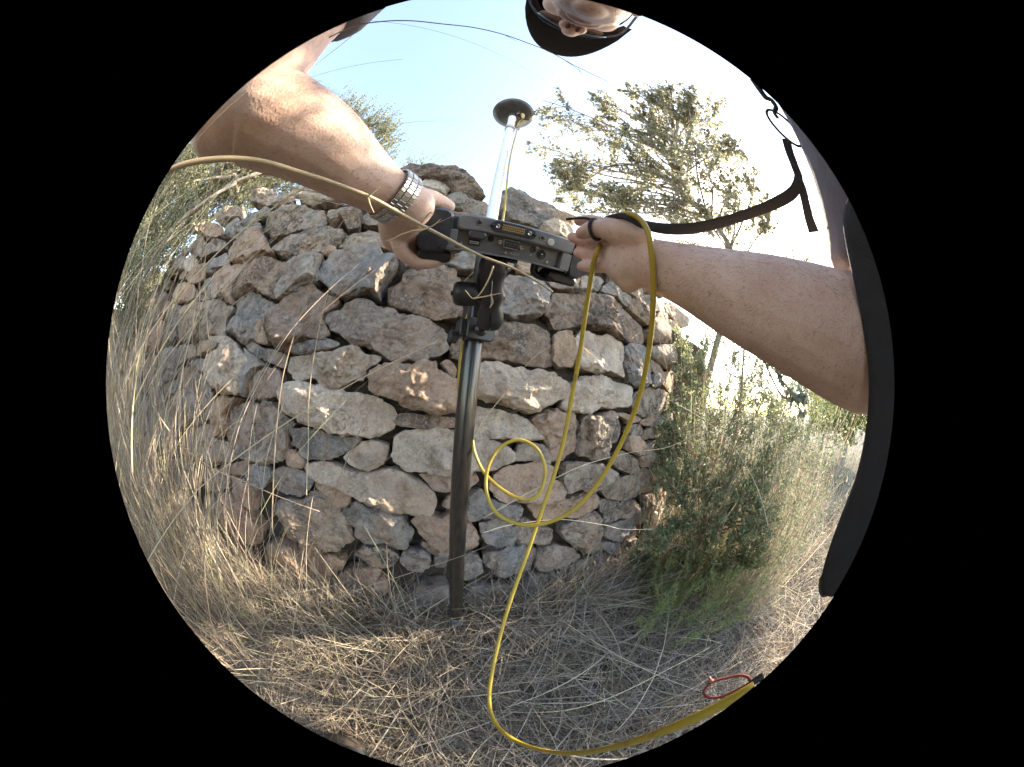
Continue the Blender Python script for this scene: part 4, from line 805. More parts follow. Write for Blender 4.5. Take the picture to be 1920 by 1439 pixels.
# shirt, sleeves, trousers
sp = [limb([((.03, -.29, .80), .185, .125), ((.03, -.29, .98), .165, .118), ((.03, -.288, 1.12), .170, .120), ((.03, -.272, 1.26), .185, .118), ((.035, -.252, 1.335), .14, .09)], 5, (1, 0, 0), 28),
      limb([(sL, .068, .068), ((-.06, -.22, 1.35), .066, .078), ((.12, -.22, 1.35), .066, .078), (sR, .068, .068)], 5),
      limb([(sL, .070, .070), (sL * .45 + P(575, 40, .37) * .55, .070, .072), (P(566, 46, .372), .068, .070)], 5, round_ends=False),
      limb([(sR, .072, .072), (sR * .6 + eR * .4 + np.array((.02, .0, .0)), .071, .073), (sR * .12 + eR * .88 + np.array((.03, .0, .01)), .066, .070)], 5, round_ends=False)]
me = fuse(sp, .006, 6, .6); me.materials.append(M_SHIRT); o = link('shirt', me, person)
tp = [limb([((0.02, -.285, .93), .165, .122), ((0.02, -.285, .84), .175, .125), ((0.02, -.28, .78), .15, .11)], 4, (1, 0, 0)),
      limb([((-.07, -.275, .82), .092, .092), ((-.16, -.225, .48), .070, .072), ((-.255, -.150, .10), .056, .060)], 6, (1, 0, 0)),
      limb([((.11, -.28, .82), .092, .092), ((.15, -.27, .48), .070, .072), ((.15, -.30, .10), .056, .060)], 6, (1, 0, 0))]
me = fuse(tp, .008, 6, .6); me.materials.append(M_TROUS); link('trousers', me, person)
for (ax_, ay_, a) in ((-.258, -.13, .12), (.15, -.30, -.1)):
    f = np.array((math.sin(-a), math.cos(a), 0)); a0 = np.array((ax_, ay_, 0))
    me = fuse([limb([(a0 + (0, 0, .15), .046, .050), (a0 + (0, 0, .09), .048, .054), (a0 + f * .02 + (0, 0, .055), .045, .05)], 4, (1, 0, 0)),
               limb([(a0 - f * .055 + (0, 0, .045), .036, .036), (a0 + f * .03 + (0, 0, .05), .043, .045), (a0 + f * .11 + (0, 0, .045), .047, .034), (a0 + f * .165 + (0, 0, .038), .042, .026)], 5, (1, 0, 0))], .005, 5)
    me.materials.append(M_BOOT); b = link('boot', me, person)
    g = Geo(); V = []; F = []; n = 28
    for z, k in ((.0, .97), (.004, 1), (.026, 1.0), (.030, .96)):
        for i in range(n):
            q = 2 * math.pi * i / n; y_ = math.cos(q); x_ = math.sin(q); V.append(a0 + f * (.055 + y_ * .146 * k) + np.cross(f, (0, 0, 1)) * x_ * (.045 - .008 * (y_ < 0)) * k + (0, 0, z))
    for r in range(3):
        for i in range(n): F.append((r * n + i, r * n + (i + 1) % n, (r + 1) * n + (i + 1) % n, (r + 1) * n + i))
    F.append(tuple(range(n))[::-1]); F.append(tuple(3 * n + i for i in range(n))); g.add(V, F); g.obj('sole', M_SOLE, b, True, 40)
# cap: crown and curved visor
V = []; F = []; n = 36; m = 12
for i in range(m + 1):
    t = (math.pi / 2) * (1 - i / m)
    for k in range(n): q = 2 * math.pi * k / n; V.append(Hd(.086 * math.sin(t) ** .8 * math.cos(q), -.012 + .109 * math.sin(t) ** .8 * math.sin(q), .055 + .105 * math.cos(t)))
for i in range(m):
    for k in range(n): F.append((i * n + k, i * n + (k + 1) % n, (i + 1) * n + (k + 1) % n, (i + 1) * n + k))
g = Geo(); g.add(V, F); cap = g.obj('cap', M_CAP, person)
V = []; F = []; nu, nv = 25, 8
for sgn in (0, 1):
    for j in range(nv + 1):
        for i in range(nu):
            u = -1 + 2 * i / (nu - 1); t = j / nv; yb = -.012 + .105 * math.sqrt(max(0, 1 - (u * .90) ** 2)); x = u * (.080 + .012 * t)
            y = yb + t * .082 * (1 - abs(u) ** 2.6) ** .6 + .004 * t; z = .066 - .030 * u * u - .020 * t * t - .003 * sgn; V.append(Hd(x, y, z))
N = nu * (nv + 1)
for j in range(nv):
    for i in range(nu - 1):
        a = j * nu + i; F.append((a, a + 1, a + nu + 1, a + nu)); F.append((N + a, N + a + nu, N + a + nu + 1, N + a + 1))
for i in range(nu - 1): a = nv * nu + i; F.append((a, a + 1, N + a + 1, N + a))
g = Geo(); g.add(V, F); g.obj('visor', M_CAP, cap)
g = Geo()
for k in range(7):
    t = .2 + .75 * k / 7; pts = []
    for i in range(1, nu - 1):
        u = -1 + 2 * i / (nu - 1); yb = -.012 + .105 * math.sqrt(max(0, 1 - (u * .90) ** 2)); pts.append(Hd(u * (.080 + .012 * t), yb + t * .082 * (1 - abs(u) ** 2.6) ** .6 + .004 * t, .066 - .030 * u * u - .020 * t * t - .0035))
    g.add(*tube(pts, .0006, 4, False))
o = g.obj('stitching', M_CAP, cap); o['kind'] = 'stuff'
# sunglasses: two dark lenses, blue grey frame, arms
sg = empty('sunglasses', Hd(0, .11, .02), 'dark wraparound sunglasses with a blue grey frame on the person\'s face', 'sunglasses')
M_FRAME = mat('blue_grey_frame', (.10, .15, .20), .25); M_LENS = mat('dark_lens', (.015, .016, .018), .06, 0)
def lens_pt(u, v): # wrapped front
    a = u * 1.05; return Hd(.078 * math.sin(a), .055 + .058 * math.cos(a), .014 + .021 * v - .003 * u * u)
for s in (-1, 1):
    V = []; F = []
    for i in range(13):
        for j in range(7):
            u = s * (.13 + .72 * i / 12); e = math.sqrt(max(.1, 1 - ((i - 6) / 6.6) ** 2)); V.append(lens_pt(u, (-1 + 2 * j / 6) * e))
    for i in range(12):
        for j in range(6): F.append((i * 7 + j, i * 7 + j + 1, (i + 1) * 7 + j + 1, (i + 1) * 7 + j))
    g = Geo(); g.add(V, F); g.obj('lens', M_LENS, sg)
    rim = [lens_pt(s * (.49 + .37 * math.cos(q)), 1.02 * math.sin(q)) for q in np.linspace(0, 2 * math.pi, 30)]
    g = Geo(); g.add(*tube(rim, .0024, 8, False)); g.obj('rim', M_FRAME, sg)
    g = Geo(); g.add(*tube(spline([lens_pt(s * .86, .35), Hd(s * .083, .06, .020), Hd(s * .086, .0, .020), Hd(s * .083, -.02, .012)], 6), .0028, 8)); g.obj('temple_arm', M_FRAME, sg)
g = Geo(); g.add(*tube(spline([lens_pt(-.14, .3), lens_pt(0, .5), lens_pt(.14, .3)], 5), .0022, 8)); g.obj('bridge', M_FRAME, sg)

# -- steel bracelet watch on the left wrist
wc = P(738, 369, .3085); wa = nrm(P(760, 384, .316) - P(715, 354, .302)); wp_ = nrm(cU - wa * np.dot(cU, wa)); wq = np.cross(wa, wp_)
watch = empty('wristwatch', wc, 'steel bracelet wristwatch with brushed links round the left wrist', 'wristwatch')
M_LINK = mat('brushed_steel', (.52, .49, .46), .3, 1.0)
lm = {}
for nm_, (hx, hy, hz) in (('a', (.0030, .0024, .0013)), ('b', (.0043, .0024, .0015))):
    g = Geo(); g.add(*rbox((0, 0, 0), np.array((1., 0, 0)), np.array((0, 1., 0)), np.array((0, 0, 1.)), hx, hy, hz, .0007, 1)); o = g.obj('link', M_LINK, None, False); lm[nm_] = o.data; bpy.data.objects.remove(o)
nl = 42
for k in range(nl):
    q = 2 * math.pi * k / nl
    for r, (off, kind_) in enumerate(((-.0082, 'a'), (0, 'b'), (.0082, 'a'))):
        qq = q + (math.pi / nl if kind_ == 'b' else 0); rp, rq = .0335, .0345
        pos = wc + wa * off + wp_ * math.cos(qq) * rp + wq * math.sin(qq) * rq; tn = nrm(-wp_ * math.sin(qq) * rp + wq * math.cos(qq) * rq); no = np.cross(wa, tn)
        o = link('link', lm[kind_]); o.parent = watch
        o.matrix_parent_inverse = Matrix.Translation(-Vector(wc)); o.matrix_basis = Matrix(((wa[0], tn[0], no[0], pos[0]), (wa[1], tn[1], no[1], pos[1]), (wa[2], tn[2], no[2], pos[2]), (0, 0, 0, 1)))
# case on the back of the wrist, turned away from us
q = math.atan2(np.dot(wc - CAM, wq), np.dot(wc - CAM, wp_)); pos = wc + wp_ * math.cos(q) * .036 + wq * math.sin(q) * .037; no = nrm(wp_ * math.cos(q) + wq * math.sin(q))
g = Geo(); g.add(*lathe([(.017, -.004), (.0185, -.002), (.0185, .003), (.016, .005), (.001, .0052)], pos, no, 32)); g.obj('case', M_LINK, watch, True, 40)

# -- straps and cords hanging from the pack
pin = [(1615, 392, .235, .012), (1625, 430, .225, .022), (1648, 500, .22, .027), (1672, 580, .215, .030), (1688, 660, .212, .031), (1692, 740, .21, .031), (1682, 840, .21, .031), (1660, 920, .212, .030), (1632, 990, .215, .030), (1606, 1050, .218, .028), (1592, 1086, .222, .024), (1588, 1104, .224, .016)]
kk = spline([np.r_[P(x, y, r), w] for x, y, r, w in pin], 8); V = []; F = []; n = 20; T = np.gradient(kk[:, :3], axis=0)
for i, q in enumerate(kk):
    t = nrm(T[i]); vdir = nrm(q[:3] - CAM); a = nrm(np.cross(t, vdir)); b = np.cross(t, a)
    for k in range(n):
        s = 2 * math.pi * k / n; V.append(q[:3] + a * abs(math.cos(s)) ** .7 * math.copysign(1, math.cos(s)) * q[3] + b * abs(math.sin(s)) ** .7 * math.copysign(1, math.sin(s)) * .011)
for i in range(len(kk) - 1):
    for k in range(n): F.append((i * n + k, i * n + (k + 1) % n, (i + 1) * n + (k + 1) % n, (i + 1) * n + k))
F.append(tuple(range(n))[::-1]); F.append(tuple((len(kk) - 1) * n + k for k in range(n)))
pad = empty('padded_strap', kk[0, :3], 'thick black padded pack strap hanging in front of the bare elbow', 'pack strap')
g = Geo(); g.add(V, F); g.obj('pad', M_NYLON, pad, True, 50)
edge = []
for i in range(len(kk)):
    t = nrm(T[i]); vdir = nrm(kk[i, :3] - CAM); a = nrm(np.cross(t, vdir)); edge.append(kk[i, :3] + a * kk[i, 3] * (1 if np.dot(a, cR) < 0 else -1))
g = Geo(); g.add(*tube(edge, .0028, 8)); g.obj('binding', cloth_mat('binding_tape', (.045, .042, .04), (.08, .075, .07)), pad)
ring = empty('strap_ring', P(1472, 240, .36), 'oval black metal ring hanging from a short hook at the pack strap', 'ring')
rc = P(1472, 240, .36); ra_ = nrm(P(1505, 273, .36) - P(1440, 207, .36)) * (np.linalg.norm(P(1505, 273, .36) - P(1440, 207, .36)) / 2); rb_ = nrm(np.cross(ra_, nrm(rc - CAM)))
rb_ = nrm(rb_ * .55 + nrm(rc - CAM) * .83) * .019
g = Geo(); g.add(*tube([rc + ra_ * math.cos(q) + rb_ * math.sin(q) for q in np.linspace(0, 2 * math.pi, 40)], .0017, 8, False)); g.obj('hoop', M_BLACK, ring)
g = Geo(); g.add(*tube(spline([P(1458, 222, .357), P(1452, 212, .362), P(1455, 202, .366), P(1447, 190, .37), P(1436, 184, .372), P(1424, 168, .376), P(1412, 150, .38)], 6), [*np.linspace(.0022, .0045, 37)], 8)); g.obj('hook', M_BLACK, ring)
lp = spline([P(1474, 262, .355), P(1480, 285, .352), P(1490, 312, .348), P(1497, 335, .343), P(1488, 360, .336), P(1462, 378, .328), P(1420, 396, .315), P(1360, 416, .300), P(1300, 429, .288), P(1250, 430, .278), P(1210, 423, .272), P(1185, 412, .270), P(1165, 406, .272), P(1142, 409, .284), P(1122, 416, .300), P(1096, 410, .322), P(1062, 412, .34)], 8)
wl = np.interp(np.arange(len(lp)), [0, 40, 70, 85, 95, 104, 128], [.0055, .0065, .0065, .0055, .004, .0025, .0018]); lan = flat(lp, wl, .0016, 'lanyard', M_NYLON)
g = Geo(); lc = P(1117, 431, .297); la = nrm(P(1140, 431, .290) - P(1101, 434, .306)); lb = nrm(np.cross(la, (0, 0, 1))); lcx = np.cross(la, lb)
lv, lf = tube([lc + (lb * math.cos(q) + lcx * math.sin(q)) * .0128 for q in np.linspace(0, 2 * math.pi, 28)], .0022, 8, False)
gl = Geo(); gl.add([v.co for v in lan.data.vertices], [tuple(p.vertices) for p in lan.data.polygons]); bpy.data.objects.remove(lan)
lan = empty('lanyard', lp[0], 'black flat lanyard drawn from the ring to a loop round the right thumb', 'lanyard'); gl.obj('strap', M_NYLON, lan); g.add(lv, lf); g.obj('thumb_loop', M_NYLON, lan)
tl_ = spline([P(1490, 318, .346), P(1501, 345, .342), P(1510, 380, .338), P(1517, 410, .335), P(1526, 436, .333)], 8); o = flat(tl_, np.interp(np.arange(len(tl_)), [0, 10, 32], [.003, .0060, .0072]), .0016, 'strap_tail', M_NYLON, lan)
red = empty('zip_pull', P(1395, 1293, .25), 'small red cord loop knotted on a black zip pull low at the right', 'zip pull')
g = Geo(); g.add(*tube(spline([P(x, y, .25) for x, y in ((1408, 1284), (1404, 1272), (1388, 1267), (1362, 1272), (1340, 1278), (1326, 1288), (1320, 1300), (1330, 1309), (1350, 1308), (1375, 1298), (1398, 1286), (1410, 1278))], 6), .0013, 8)); g.obj('cord', mat('red_cord', (.20, .028, .022), .6), red)
g = Geo(); g.add(*ellipsoid(P(1334, 1278, .25), (.0022, .0022, .002))); g.add(*tube([P(1334, 1278, .25), P(1329, 1270, .25)], .0013, 6)); o = g.obj('knot', mat('pink_knot', (.38, .14, .10), .6), red); o['kind'] = 'stuff'
g = Geo(); g.add(*tube(spline([P(1374, 1309, .25), P(1392, 1296, .25), P(1412, 1280, .25), P(1432, 1268, .25)], 5), [*np.linspace(.0018, .0042, 16)], 10)); g.obj('pull_tab', M_BLACK, red)

# ================================================================ PLANTS
def unit(a): return a / (np.linalg.norm(a, axis=-1, keepdims=True) + 1e-9)
def leaves(C, D, L, Wd, cols, rs, fold=.35):
    """C base, D direction, L length, Wd width: six-corner leaves folded along the midrib"""
    n = len(C); D = unit(D); s = unit(np.cross(D, rs.normal(0, 1, (n, 3)))); u = np.cross(s, D); L = L[:, None]; Wd = Wd[:, None] * .5
    pts = [C, C + D * L * .30 + s * Wd * .9 + u * Wd * fold, C + D * L * .68 + s * Wd * .85 + u * Wd * fold, C + D * L - u * L * .06, C + D * L * .68 - s * Wd * .85 + u * Wd * fold, C + D * L * .30 - s * Wd * .9 + u * Wd * fold]
    V = np.stack(pts, 1).reshape(-1, 3); b = np.arange(n)[:, None] * 6
    F = np.concatenate([b + np.array([[0, 1, 2, 3]]), b + np.array([[0, 3, 4, 5]])]); return V, F, np.repeat(cols, 6, 0)
def ribbons(B, D, L, Wd, bend, cols, rs, ns=5):
    n = len(B); D = unit(D); t = np.linspace(0, 1, ns + 1)[None, :, None]
    pts = B[:, None] + D[:, None] * L[:, None, None] * t + bend[:, None] * L[:, None, None] * t ** 2
    T = unit(np.gradient(pts, axis=1)); s = unit(np.cross(T, unit(rs.normal(0, 1, (n, 3)))[:, None])); w = Wd[:, None, None] * .5 * (1 - .75 * t ** 2)
    V = np.stack([pts - s * w, pts + s * w], 2).reshape(-1, 3); b = (np.arange(n) * (ns + 1) * 2)[:, None] + (np.arange(ns) * 2)[None]
    b = b.ravel()[:, None]; F = b + np.array([[0, 1, 3, 2]]); return V, F, np.repeat(cols, (ns + 1) * 2, 0)
def join(parts):
    V = []; F = []; Cc = []; o = 0
    for v, f, c in parts: V.append(v); F.append(f + o); Cc.append(c); o += len(v)
    return np.concatenate(V), np.concatenate(F), np.concatenate(Cc)
def plant_mesh(name, parts, m, parent=None):
    V, F, c = join(parts); me = arrays_mesh(name, V, F, c); me.materials.append(m); return link(name, me, parent)
def pal(rs, n, cs, jit=.15):
    c = np.array(cs)[rs.integers(0, len(cs), n)]; return np.clip(c * rs.uniform(1 - jit, 1 + jit, (n, 1)) * rs.uniform(.94, 1.06, (n, 3)), .004, .9)
STRAW = [(.36, .30, .22), (.29, .24, .18), (.44, .38, .29), (.21, .17, .13), (.34, .30, .25), (.26, .23, .20)]
def foot_y(x): return .585 + .33 * x

# ---- straw lying and tangled on the ground
rs = np.random.default_rng(21)
def litter(n, xr, yr, lmin, lmax, wmin, wmax, elev, cols=STRAW, dens=None):
    x = rs.uniform(*xr, n); y = rs.uniform(*yr, n); k = y < foot_y(x) - .02
    k |= x > .98
    if dens is not None: k &= rs.uniform(0, 1, n) < dens(x, y)
    x, y = x[k], y[k]; n = len(x); a = rs.uniform(0, 2 * math.pi, n); e = np.abs(rs.normal(0, elev, n)) - .06
    D = np.c_[np.cos(a) * np.cos(e), np.sin(a) * np.cos(e), np.sin(e)]; L = rs.uniform(lmin, lmax, n); z = ground_z(x, y) + rs.uniform(0, 1, n) ** 1.4 * .09
    bend = rs.normal(0, .28, (n, 3)); bend[:, 2] = -np.abs(bend[:, 2]) * .8 - np.maximum(0, D[:, 2]) * .35
    return ribbons(np.c_[x, y, z], D, L, rs.uniform(wmin, wmax, n), bend, pal(rs, n, cols), rs)
GREYED = [(.26, .23, .20), (.32, .275, .225), (.20, .17, .14), (.38, .32, .25), (.15, .12, .09)]
pt = [litter(9000, (-1.0, .3), (-.6, .3), .08, .3, .0012, .0026, .35), litter(17000, (-1.7, 1.4), (-.75, 1.0), .12, .42, .0016, .0036, .30), litter(12000, (-1.0, 1.1), (-.4, .9), .08, .26, .0012, .0026, .55, GREYED), litter(9000, (.9, 4.2), (-1.6, 1.6), .10, .36, .002, .0045, .45), litter(2600, (-1.2, .5), (-.2, .7), .2, .5, .003, .0055, .25)]
tag(plant_mesh('straw_litter', pt, M_STRAW), 'tangle of dry straw lying over the ground', 'dry grass', kind='stuff')
# ---- standing dry grass, thick on the left and along the foot of the wall
def standing(n, fx, fy, hmin, hmax, w0, w1, lean, cols=STRAW, spread=.16, ns=6):
    x = fx(n); y = fy(n, x); k = ((y < foot_y(x) - .03) | (x > 1.05)) & (np.hypot(x - PX, (y - PY + .03) * .8) > .085); x, y = x[k], y[k]; n = len(x)
    D = np.c_[rs.normal(lean[0], spread, n), rs.normal(lean[1], spread, n), np.ones(n)]; L = rs.uniform(hmin, hmax, n)
    bend = np.c_[rs.normal(lean[0], .22, n), rs.normal(lean[1] * .6, .2, n), -np.abs(rs.normal(0, .16, n))]
    return ribbons(np.c_[x, y, ground_z(x, y) - .02], D, L, rs.uniform(w0, w1, n), bend, pal(rs, n, cols), rs, ns)
LG = [(.42, .355, .265), (.34, .28, .205), (.50, .43, .335), (.26, .205, .16), (.22, .17, .15), (.32, .31, .19)]
pt = [standing(1250, lambda n: -.60 - rs.gamma(1.6, .30, n), lambda n, x: rs.uniform(-.75, .0, n) - x * .16, .45, 1.35, .0016, .0034, (.02, .02), LG),
      standing(90, lambda n: rs.uniform(-.85, -.48, n), lambda n, x: rs.uniform(-.10, .28, n), .5, 1.5, .0014, .0028, (.04, .03), LG),
      standing(2200, lambda n: rs.uniform(-3.6, -1.1, n), lambda n, x: rs.uniform(-1.2, .15, n), .7, 2.1, .0025, .005, (.0, .02), LG),
      standing(2300, lambda n: rs.uniform(-1.0, .85, n), lambda n, x: foot_y(x) - rs.gamma(1.5, .06, n) - .03, .10, .42, .0015, .0030, (.05, -.10), STRAW, .5),
      standing(1000, lambda n: rs.uniform(-.95, -.10, n), lambda n, x: rs.uniform(.02, .44, n), .15, .5, .0016, .0032, (-.05, -.05), LG, .35)]
tag(plant_mesh('tall_dry_grass', pt, M_STRAW), 'tall pale dry grass standing thick along the left of the wall', 'dry grass', kind='stuff')
pt = [standing(2600, lambda n: rs.uniform(1.3, 4.6, n), lambda n, x: rs.uniform(-1.2, 1.6, n), .12, .4, .002, .005, (0, 0), STRAW, .4),
      standing(2600, lambda n: rs.uniform(3.5, 9.5, n), lambda n, x: rs.uniform(-3.5, 3.5, n), .2, .55, .006, .014, (0, 0), STRAW, .3)]
tag(plant_mesh('path_side_grass', pt, M_STRAW), 'sunlit dry grass beside the path on the right', 'dry grass', kind='stuff')

# ---- trees
def grow(tname, loc, label, cat, trunk, tr, clusters, leaf, cols, m, barkm, seed, group=None, twigs=9, per=45, upright=.25, split=2, crown='crown'):
    """trunk: list of points, clusters: (centre, radius) reached by limbs from the upper trunk; twigs and leaves fill each cluster"""
    r = np.random.default_rng(seed); t = empty(tname, loc, label, cat, group); ts = spline(trunk, 6)
    g = Geo(); g.add(*tube(ts, np.linspace(tr, tr * .45, len(ts)) * (1 + .08 * np.sin(np.arange(len(ts)) * 1.7)), 12)); g.obj('trunk', barkm, t)
    LV = []; lg = Geo()
    for ci, (c, R) in enumerate(clusters):
        c = np.asarray(c); k = max(len(ts) // split, int(np.argmin(np.linalg.norm(ts[len(ts) // split:] - c, axis=1))) + len(ts) // split - r.integers(2, 8))
        a = ts[min(k, len(ts) - 1)]; d = np.linalg.norm(c - a); mid = (a + c) / 2 + r.normal(0, .11 * d, 3) + np.array((0, 0, .04 * d))
        br = spline([a, mid, c + r.normal(0, R * .2, 3)], 7); g2 = Geo(); g2.add(*tube(br, np.linspace(max(.005, tr * .30), .0035, len(br)), 7)); g2.obj('limb', barkm, t)
        for q in range(twigs):
            b = br[r.integers(int(len(br) * .62), len(br))]; v = r.normal(0, 1, 3); v /= np.linalg.norm(v); v[2] += upright; tip = c + v * R * r.uniform(.6, 1.15)
            tw = spline([b, (b + tip) / 2 + r.normal(0, R * .15, 3), tip], 5); lg.add(*tube(tw, np.linspace(.0032, .0012, len(tw)), 4, False))
            n = int(per * r.uniform(.6, 1.3)); i = r.uniform(.25, 1, n) * (len(tw) - 1); i0 = np.minimum(i.astype(int), len(tw) - 2); f = (i - i0)[:, None]
            p = tw[i0] * (1 - f) + tw[i0 + 1] * f; dr = unit(tw[i0 + 1] - tw[i0]); D = dr * .5 + r.normal(0, .75, (n, 3)); p = p + r.normal(0, R * .05, (n, 3))
            sz = r.uniform(.65, 1.2, n); LV.append(leaves(p, D, leaf[0] * sz, leaf[1] * sz, pal(r, n, cols, .25), r))
    o = lg.obj('twig', barkm, t); o['kind'] = 'stuff'
    o = plant_mesh(crown, LV, m, t); o['kind'] = 'stuff'; return t
OAK = [(.30, .29, .19), (.36, .335, .225), (.24, .24, .15), (.42, .38, .27)]  # leaf colour lightened to hold the brightness of flare against the sky
tk = [P(1306, 830, 1.92), P(1312, 780, 1.94), P(1326, 715, 1.95), P(1343, 650, 1.98), P(1362, 570, 2.06), P(1372, 480, 2.2), P(1340, 420, 2.35), P(1295, 372, 2.45), P(1268, 310, 2.55), P(1262, 235, 2.75)]
tk = [PZ(1303, 880, .2) * 0 + np.array((tk[0][0] - .03, tk[0][1] - .02, 0.0))] + tk
cl = [(1008, 275, 2.9, .13), (1050, 240, 2.9, .17), (1100, 245, 2.8, .17), (1130, 218, 2.9, .10), (1040, 305, 2.7, .14), (1095, 305, 2.6, .18), (1150, 280, 2.6, .17), (1185, 172, 3.1, .08), (1215, 185, 3.0, .13), (1262, 180, 3.0, .16), (1270, 225, 2.8, .18), (1225, 245, 2.7, .17), (1290, 270, 2.6, .2), (1330, 205, 2.9, .16), (1345, 260, 2.6, .18), (1380, 290, 2.5, .15), (1180, 330, 2.5, .19), (1245, 320, 2.4, .2), (1305, 335, 2.3, .2), (1360, 345, 2.3, .18), (1120, 360, 2.45, .14), (1060, 345, 2.6, .12), (1190, 385, 2.3, .17), (1255, 385, 2.2, .18), (1320, 395, 2.15, .17), (1380, 400, 2.1, .17), (1415, 345, 2.3, .12), (1440, 420, 2.1, .10), (1150, 400, 2.3, .11),
      (1370, 470, 2.3, .2), (1430, 520, 2.4, .22), (1320, 480, 2.3, .2), (1480, 560, 2.6, .25), (1400, 560, 2.7, .28), (1530, 600, 2.8, .28), (1460, 610, 3.0, .3), (1380, 520, 3.0, .25), (1540, 660, 3.0, .3), (1440, 650, 3.0, .22), (1500, 540, 3.1, .25), (1330, 430, 2.8, .22), (1280, 400, 2.9, .2)]  # extra leaf clusters, mostly hidden by the forearm, added to shade wall and ground
_r = np.random.default_rng(8); cl += [(x + _r.normal(0, 40), max(185, y + _r.normal(0, 32)), r + _r.normal(0, .2), R * .85) for x, y, r, R in cl * 2 if y < 405 and r > 2.2 and x < 1345 and x > 1055]
grow('oak_tree', tk[0], 'evergreen oak with round grey green leaves rising behind the right forearm', 'tree', tk, .036, [(P(x, y, r), R * 1.45) for x, y, r, R in cl], (.034, .022), OAK, M_LEAF, M_BARK, 31, twigs=12, per=34)
# young growth of the oak at the wall end, and the branch with larger blue green leaves below the arm
BG = [(.24, .29, .22), (.29, .34, .26), (.19, .24, .18)]
bs = [(1405, 640, 1.22), (1440, 672, 1.18), (1470, 705, 1.12), (1495, 745, 1.08)]
grow('leafy_branch', P(1380, 622, 1.3), 'drooping sapling with large blue green oval leaves just below the right forearm', 'sapling', [np.array((1.02, .62, .0)), np.array((1.01, .60, .5)), P(1395, 655, 1.24), P(1430, 668, 1.19), P(1470, 705, 1.12)], .007, [(P(x, y, r), .045) for x, y, r in bs] + [(P(1500, 765, 1.07), .04)], (.036, .022), BG, M_LEAF, M_STEM, 33, twigs=4, per=9)
GRN = [(.24, .30, .16), (.29, .34, .20), (.19, .25, .13), (.34, .36, .23), (.36, .33, .21)]
cl = [(1275, 640, 1.75, .09), (1300, 665, 1.75, .12), (1330, 625, 1.85, .12), (1365, 660, 1.8, .14), (1400, 700, 1.7, .14), (1350, 720, 1.75, .14), (1385, 750, 1.65, .14), (1300, 720, 1.8, .12), (1430, 740, 1.6, .14), (1340, 780, 1.65, .14), (1400, 800, 1.5, .14), (1450, 790, 1.5, .14), (1290, 780, 1.7, .11), (1275, 690, 1.5, .07), (1430, 690, 1.8, .12), (1470, 760, 1.7, .13), (1490, 800, 1.6, .12), (1320, 850, 1.6, .12), (1255, 760, 1.45, .06), (1310, 690, 1.6, .1)]
grow('mastic_shrub', (1.45, .98, 0), 'open green shrub with small oval leaves round the sapling trunk at the wall end', 'shrub', [np.array((1.45, .95, 0)), np.array((1.42, .95, .45)), np.array((1.40, .95, .8))], .014, [(P(x, y, r), R) for x, y, r, R in cl], (.018, .010), GRN, M_LEAF, M_STEM, 35, twigs=15, per=40)
cl = [(1240, 840, 1.28, .07), (1255, 880, 1.25, .08), (1270, 930, 1.22, .09), (1300, 880, 1.3, .10), (1330, 930, 1.25, .11), (1370, 890, 1.3, .12), (1410, 940, 1.25, .12), (1290, 980, 1.2, .10), (1345, 990, 1.2, .11), (1400, 1000, 1.2, .11), (1440, 880, 1.3, .12), (1250, 990, 1.18, .08), (1225, 1020, 1.15, .07), (1245, 800, 1.27, .06), (1265, 830, 1.3, .07), (1235, 900, 1.2, .06), (1380, 960, 1.25, .12), (1430, 990, 1.22, .11)]
grow('pistachio_shrub', (1.0, .62, 0), 'dark green bush with narrow pointed leaflets leaning on the right end of the wall', 'bush', [np.array((1.08, .60, 0)), np.array((1.04, .62, .25)), np.array((1.06, .64, .45))], .011, [(P(x, y, r), R) for x, y, r, R in cl], (.024, .0075), GRN + [(.24, .27, .12)], M_LEAF, M_STEM, 36, twigs=16, per=44, split=3)
cl = [(1200, 1050, 1.2, .07), (1230, 1070, 1.2, .08), (1300, 1040, 1.2, .10), (1360, 1050, 1.2, .09), (1210, 1100, 1.2, .07), (1410, 1060, 1.2, .08), (1190, 1130, 1.18, .05), (1330, 1090, 1.2, .08)]
grow('creeping_shrub', (.92, .50, 0), 'low olive green creeping plant on the grass in front of the wall end', 'plant', [np.array((.95, .52, .0)), np.array((.93, .52, .08)), np.array((.92, .52, .14))], .007, [(P(x, y, r), R) for x, y, r, R in cl], (.026, .0075), [(.20, .225, .10), (.26, .28, .13), (.17, .19, .10)], M_LEAF, M_STEM, 37, twigs=16, per=48)
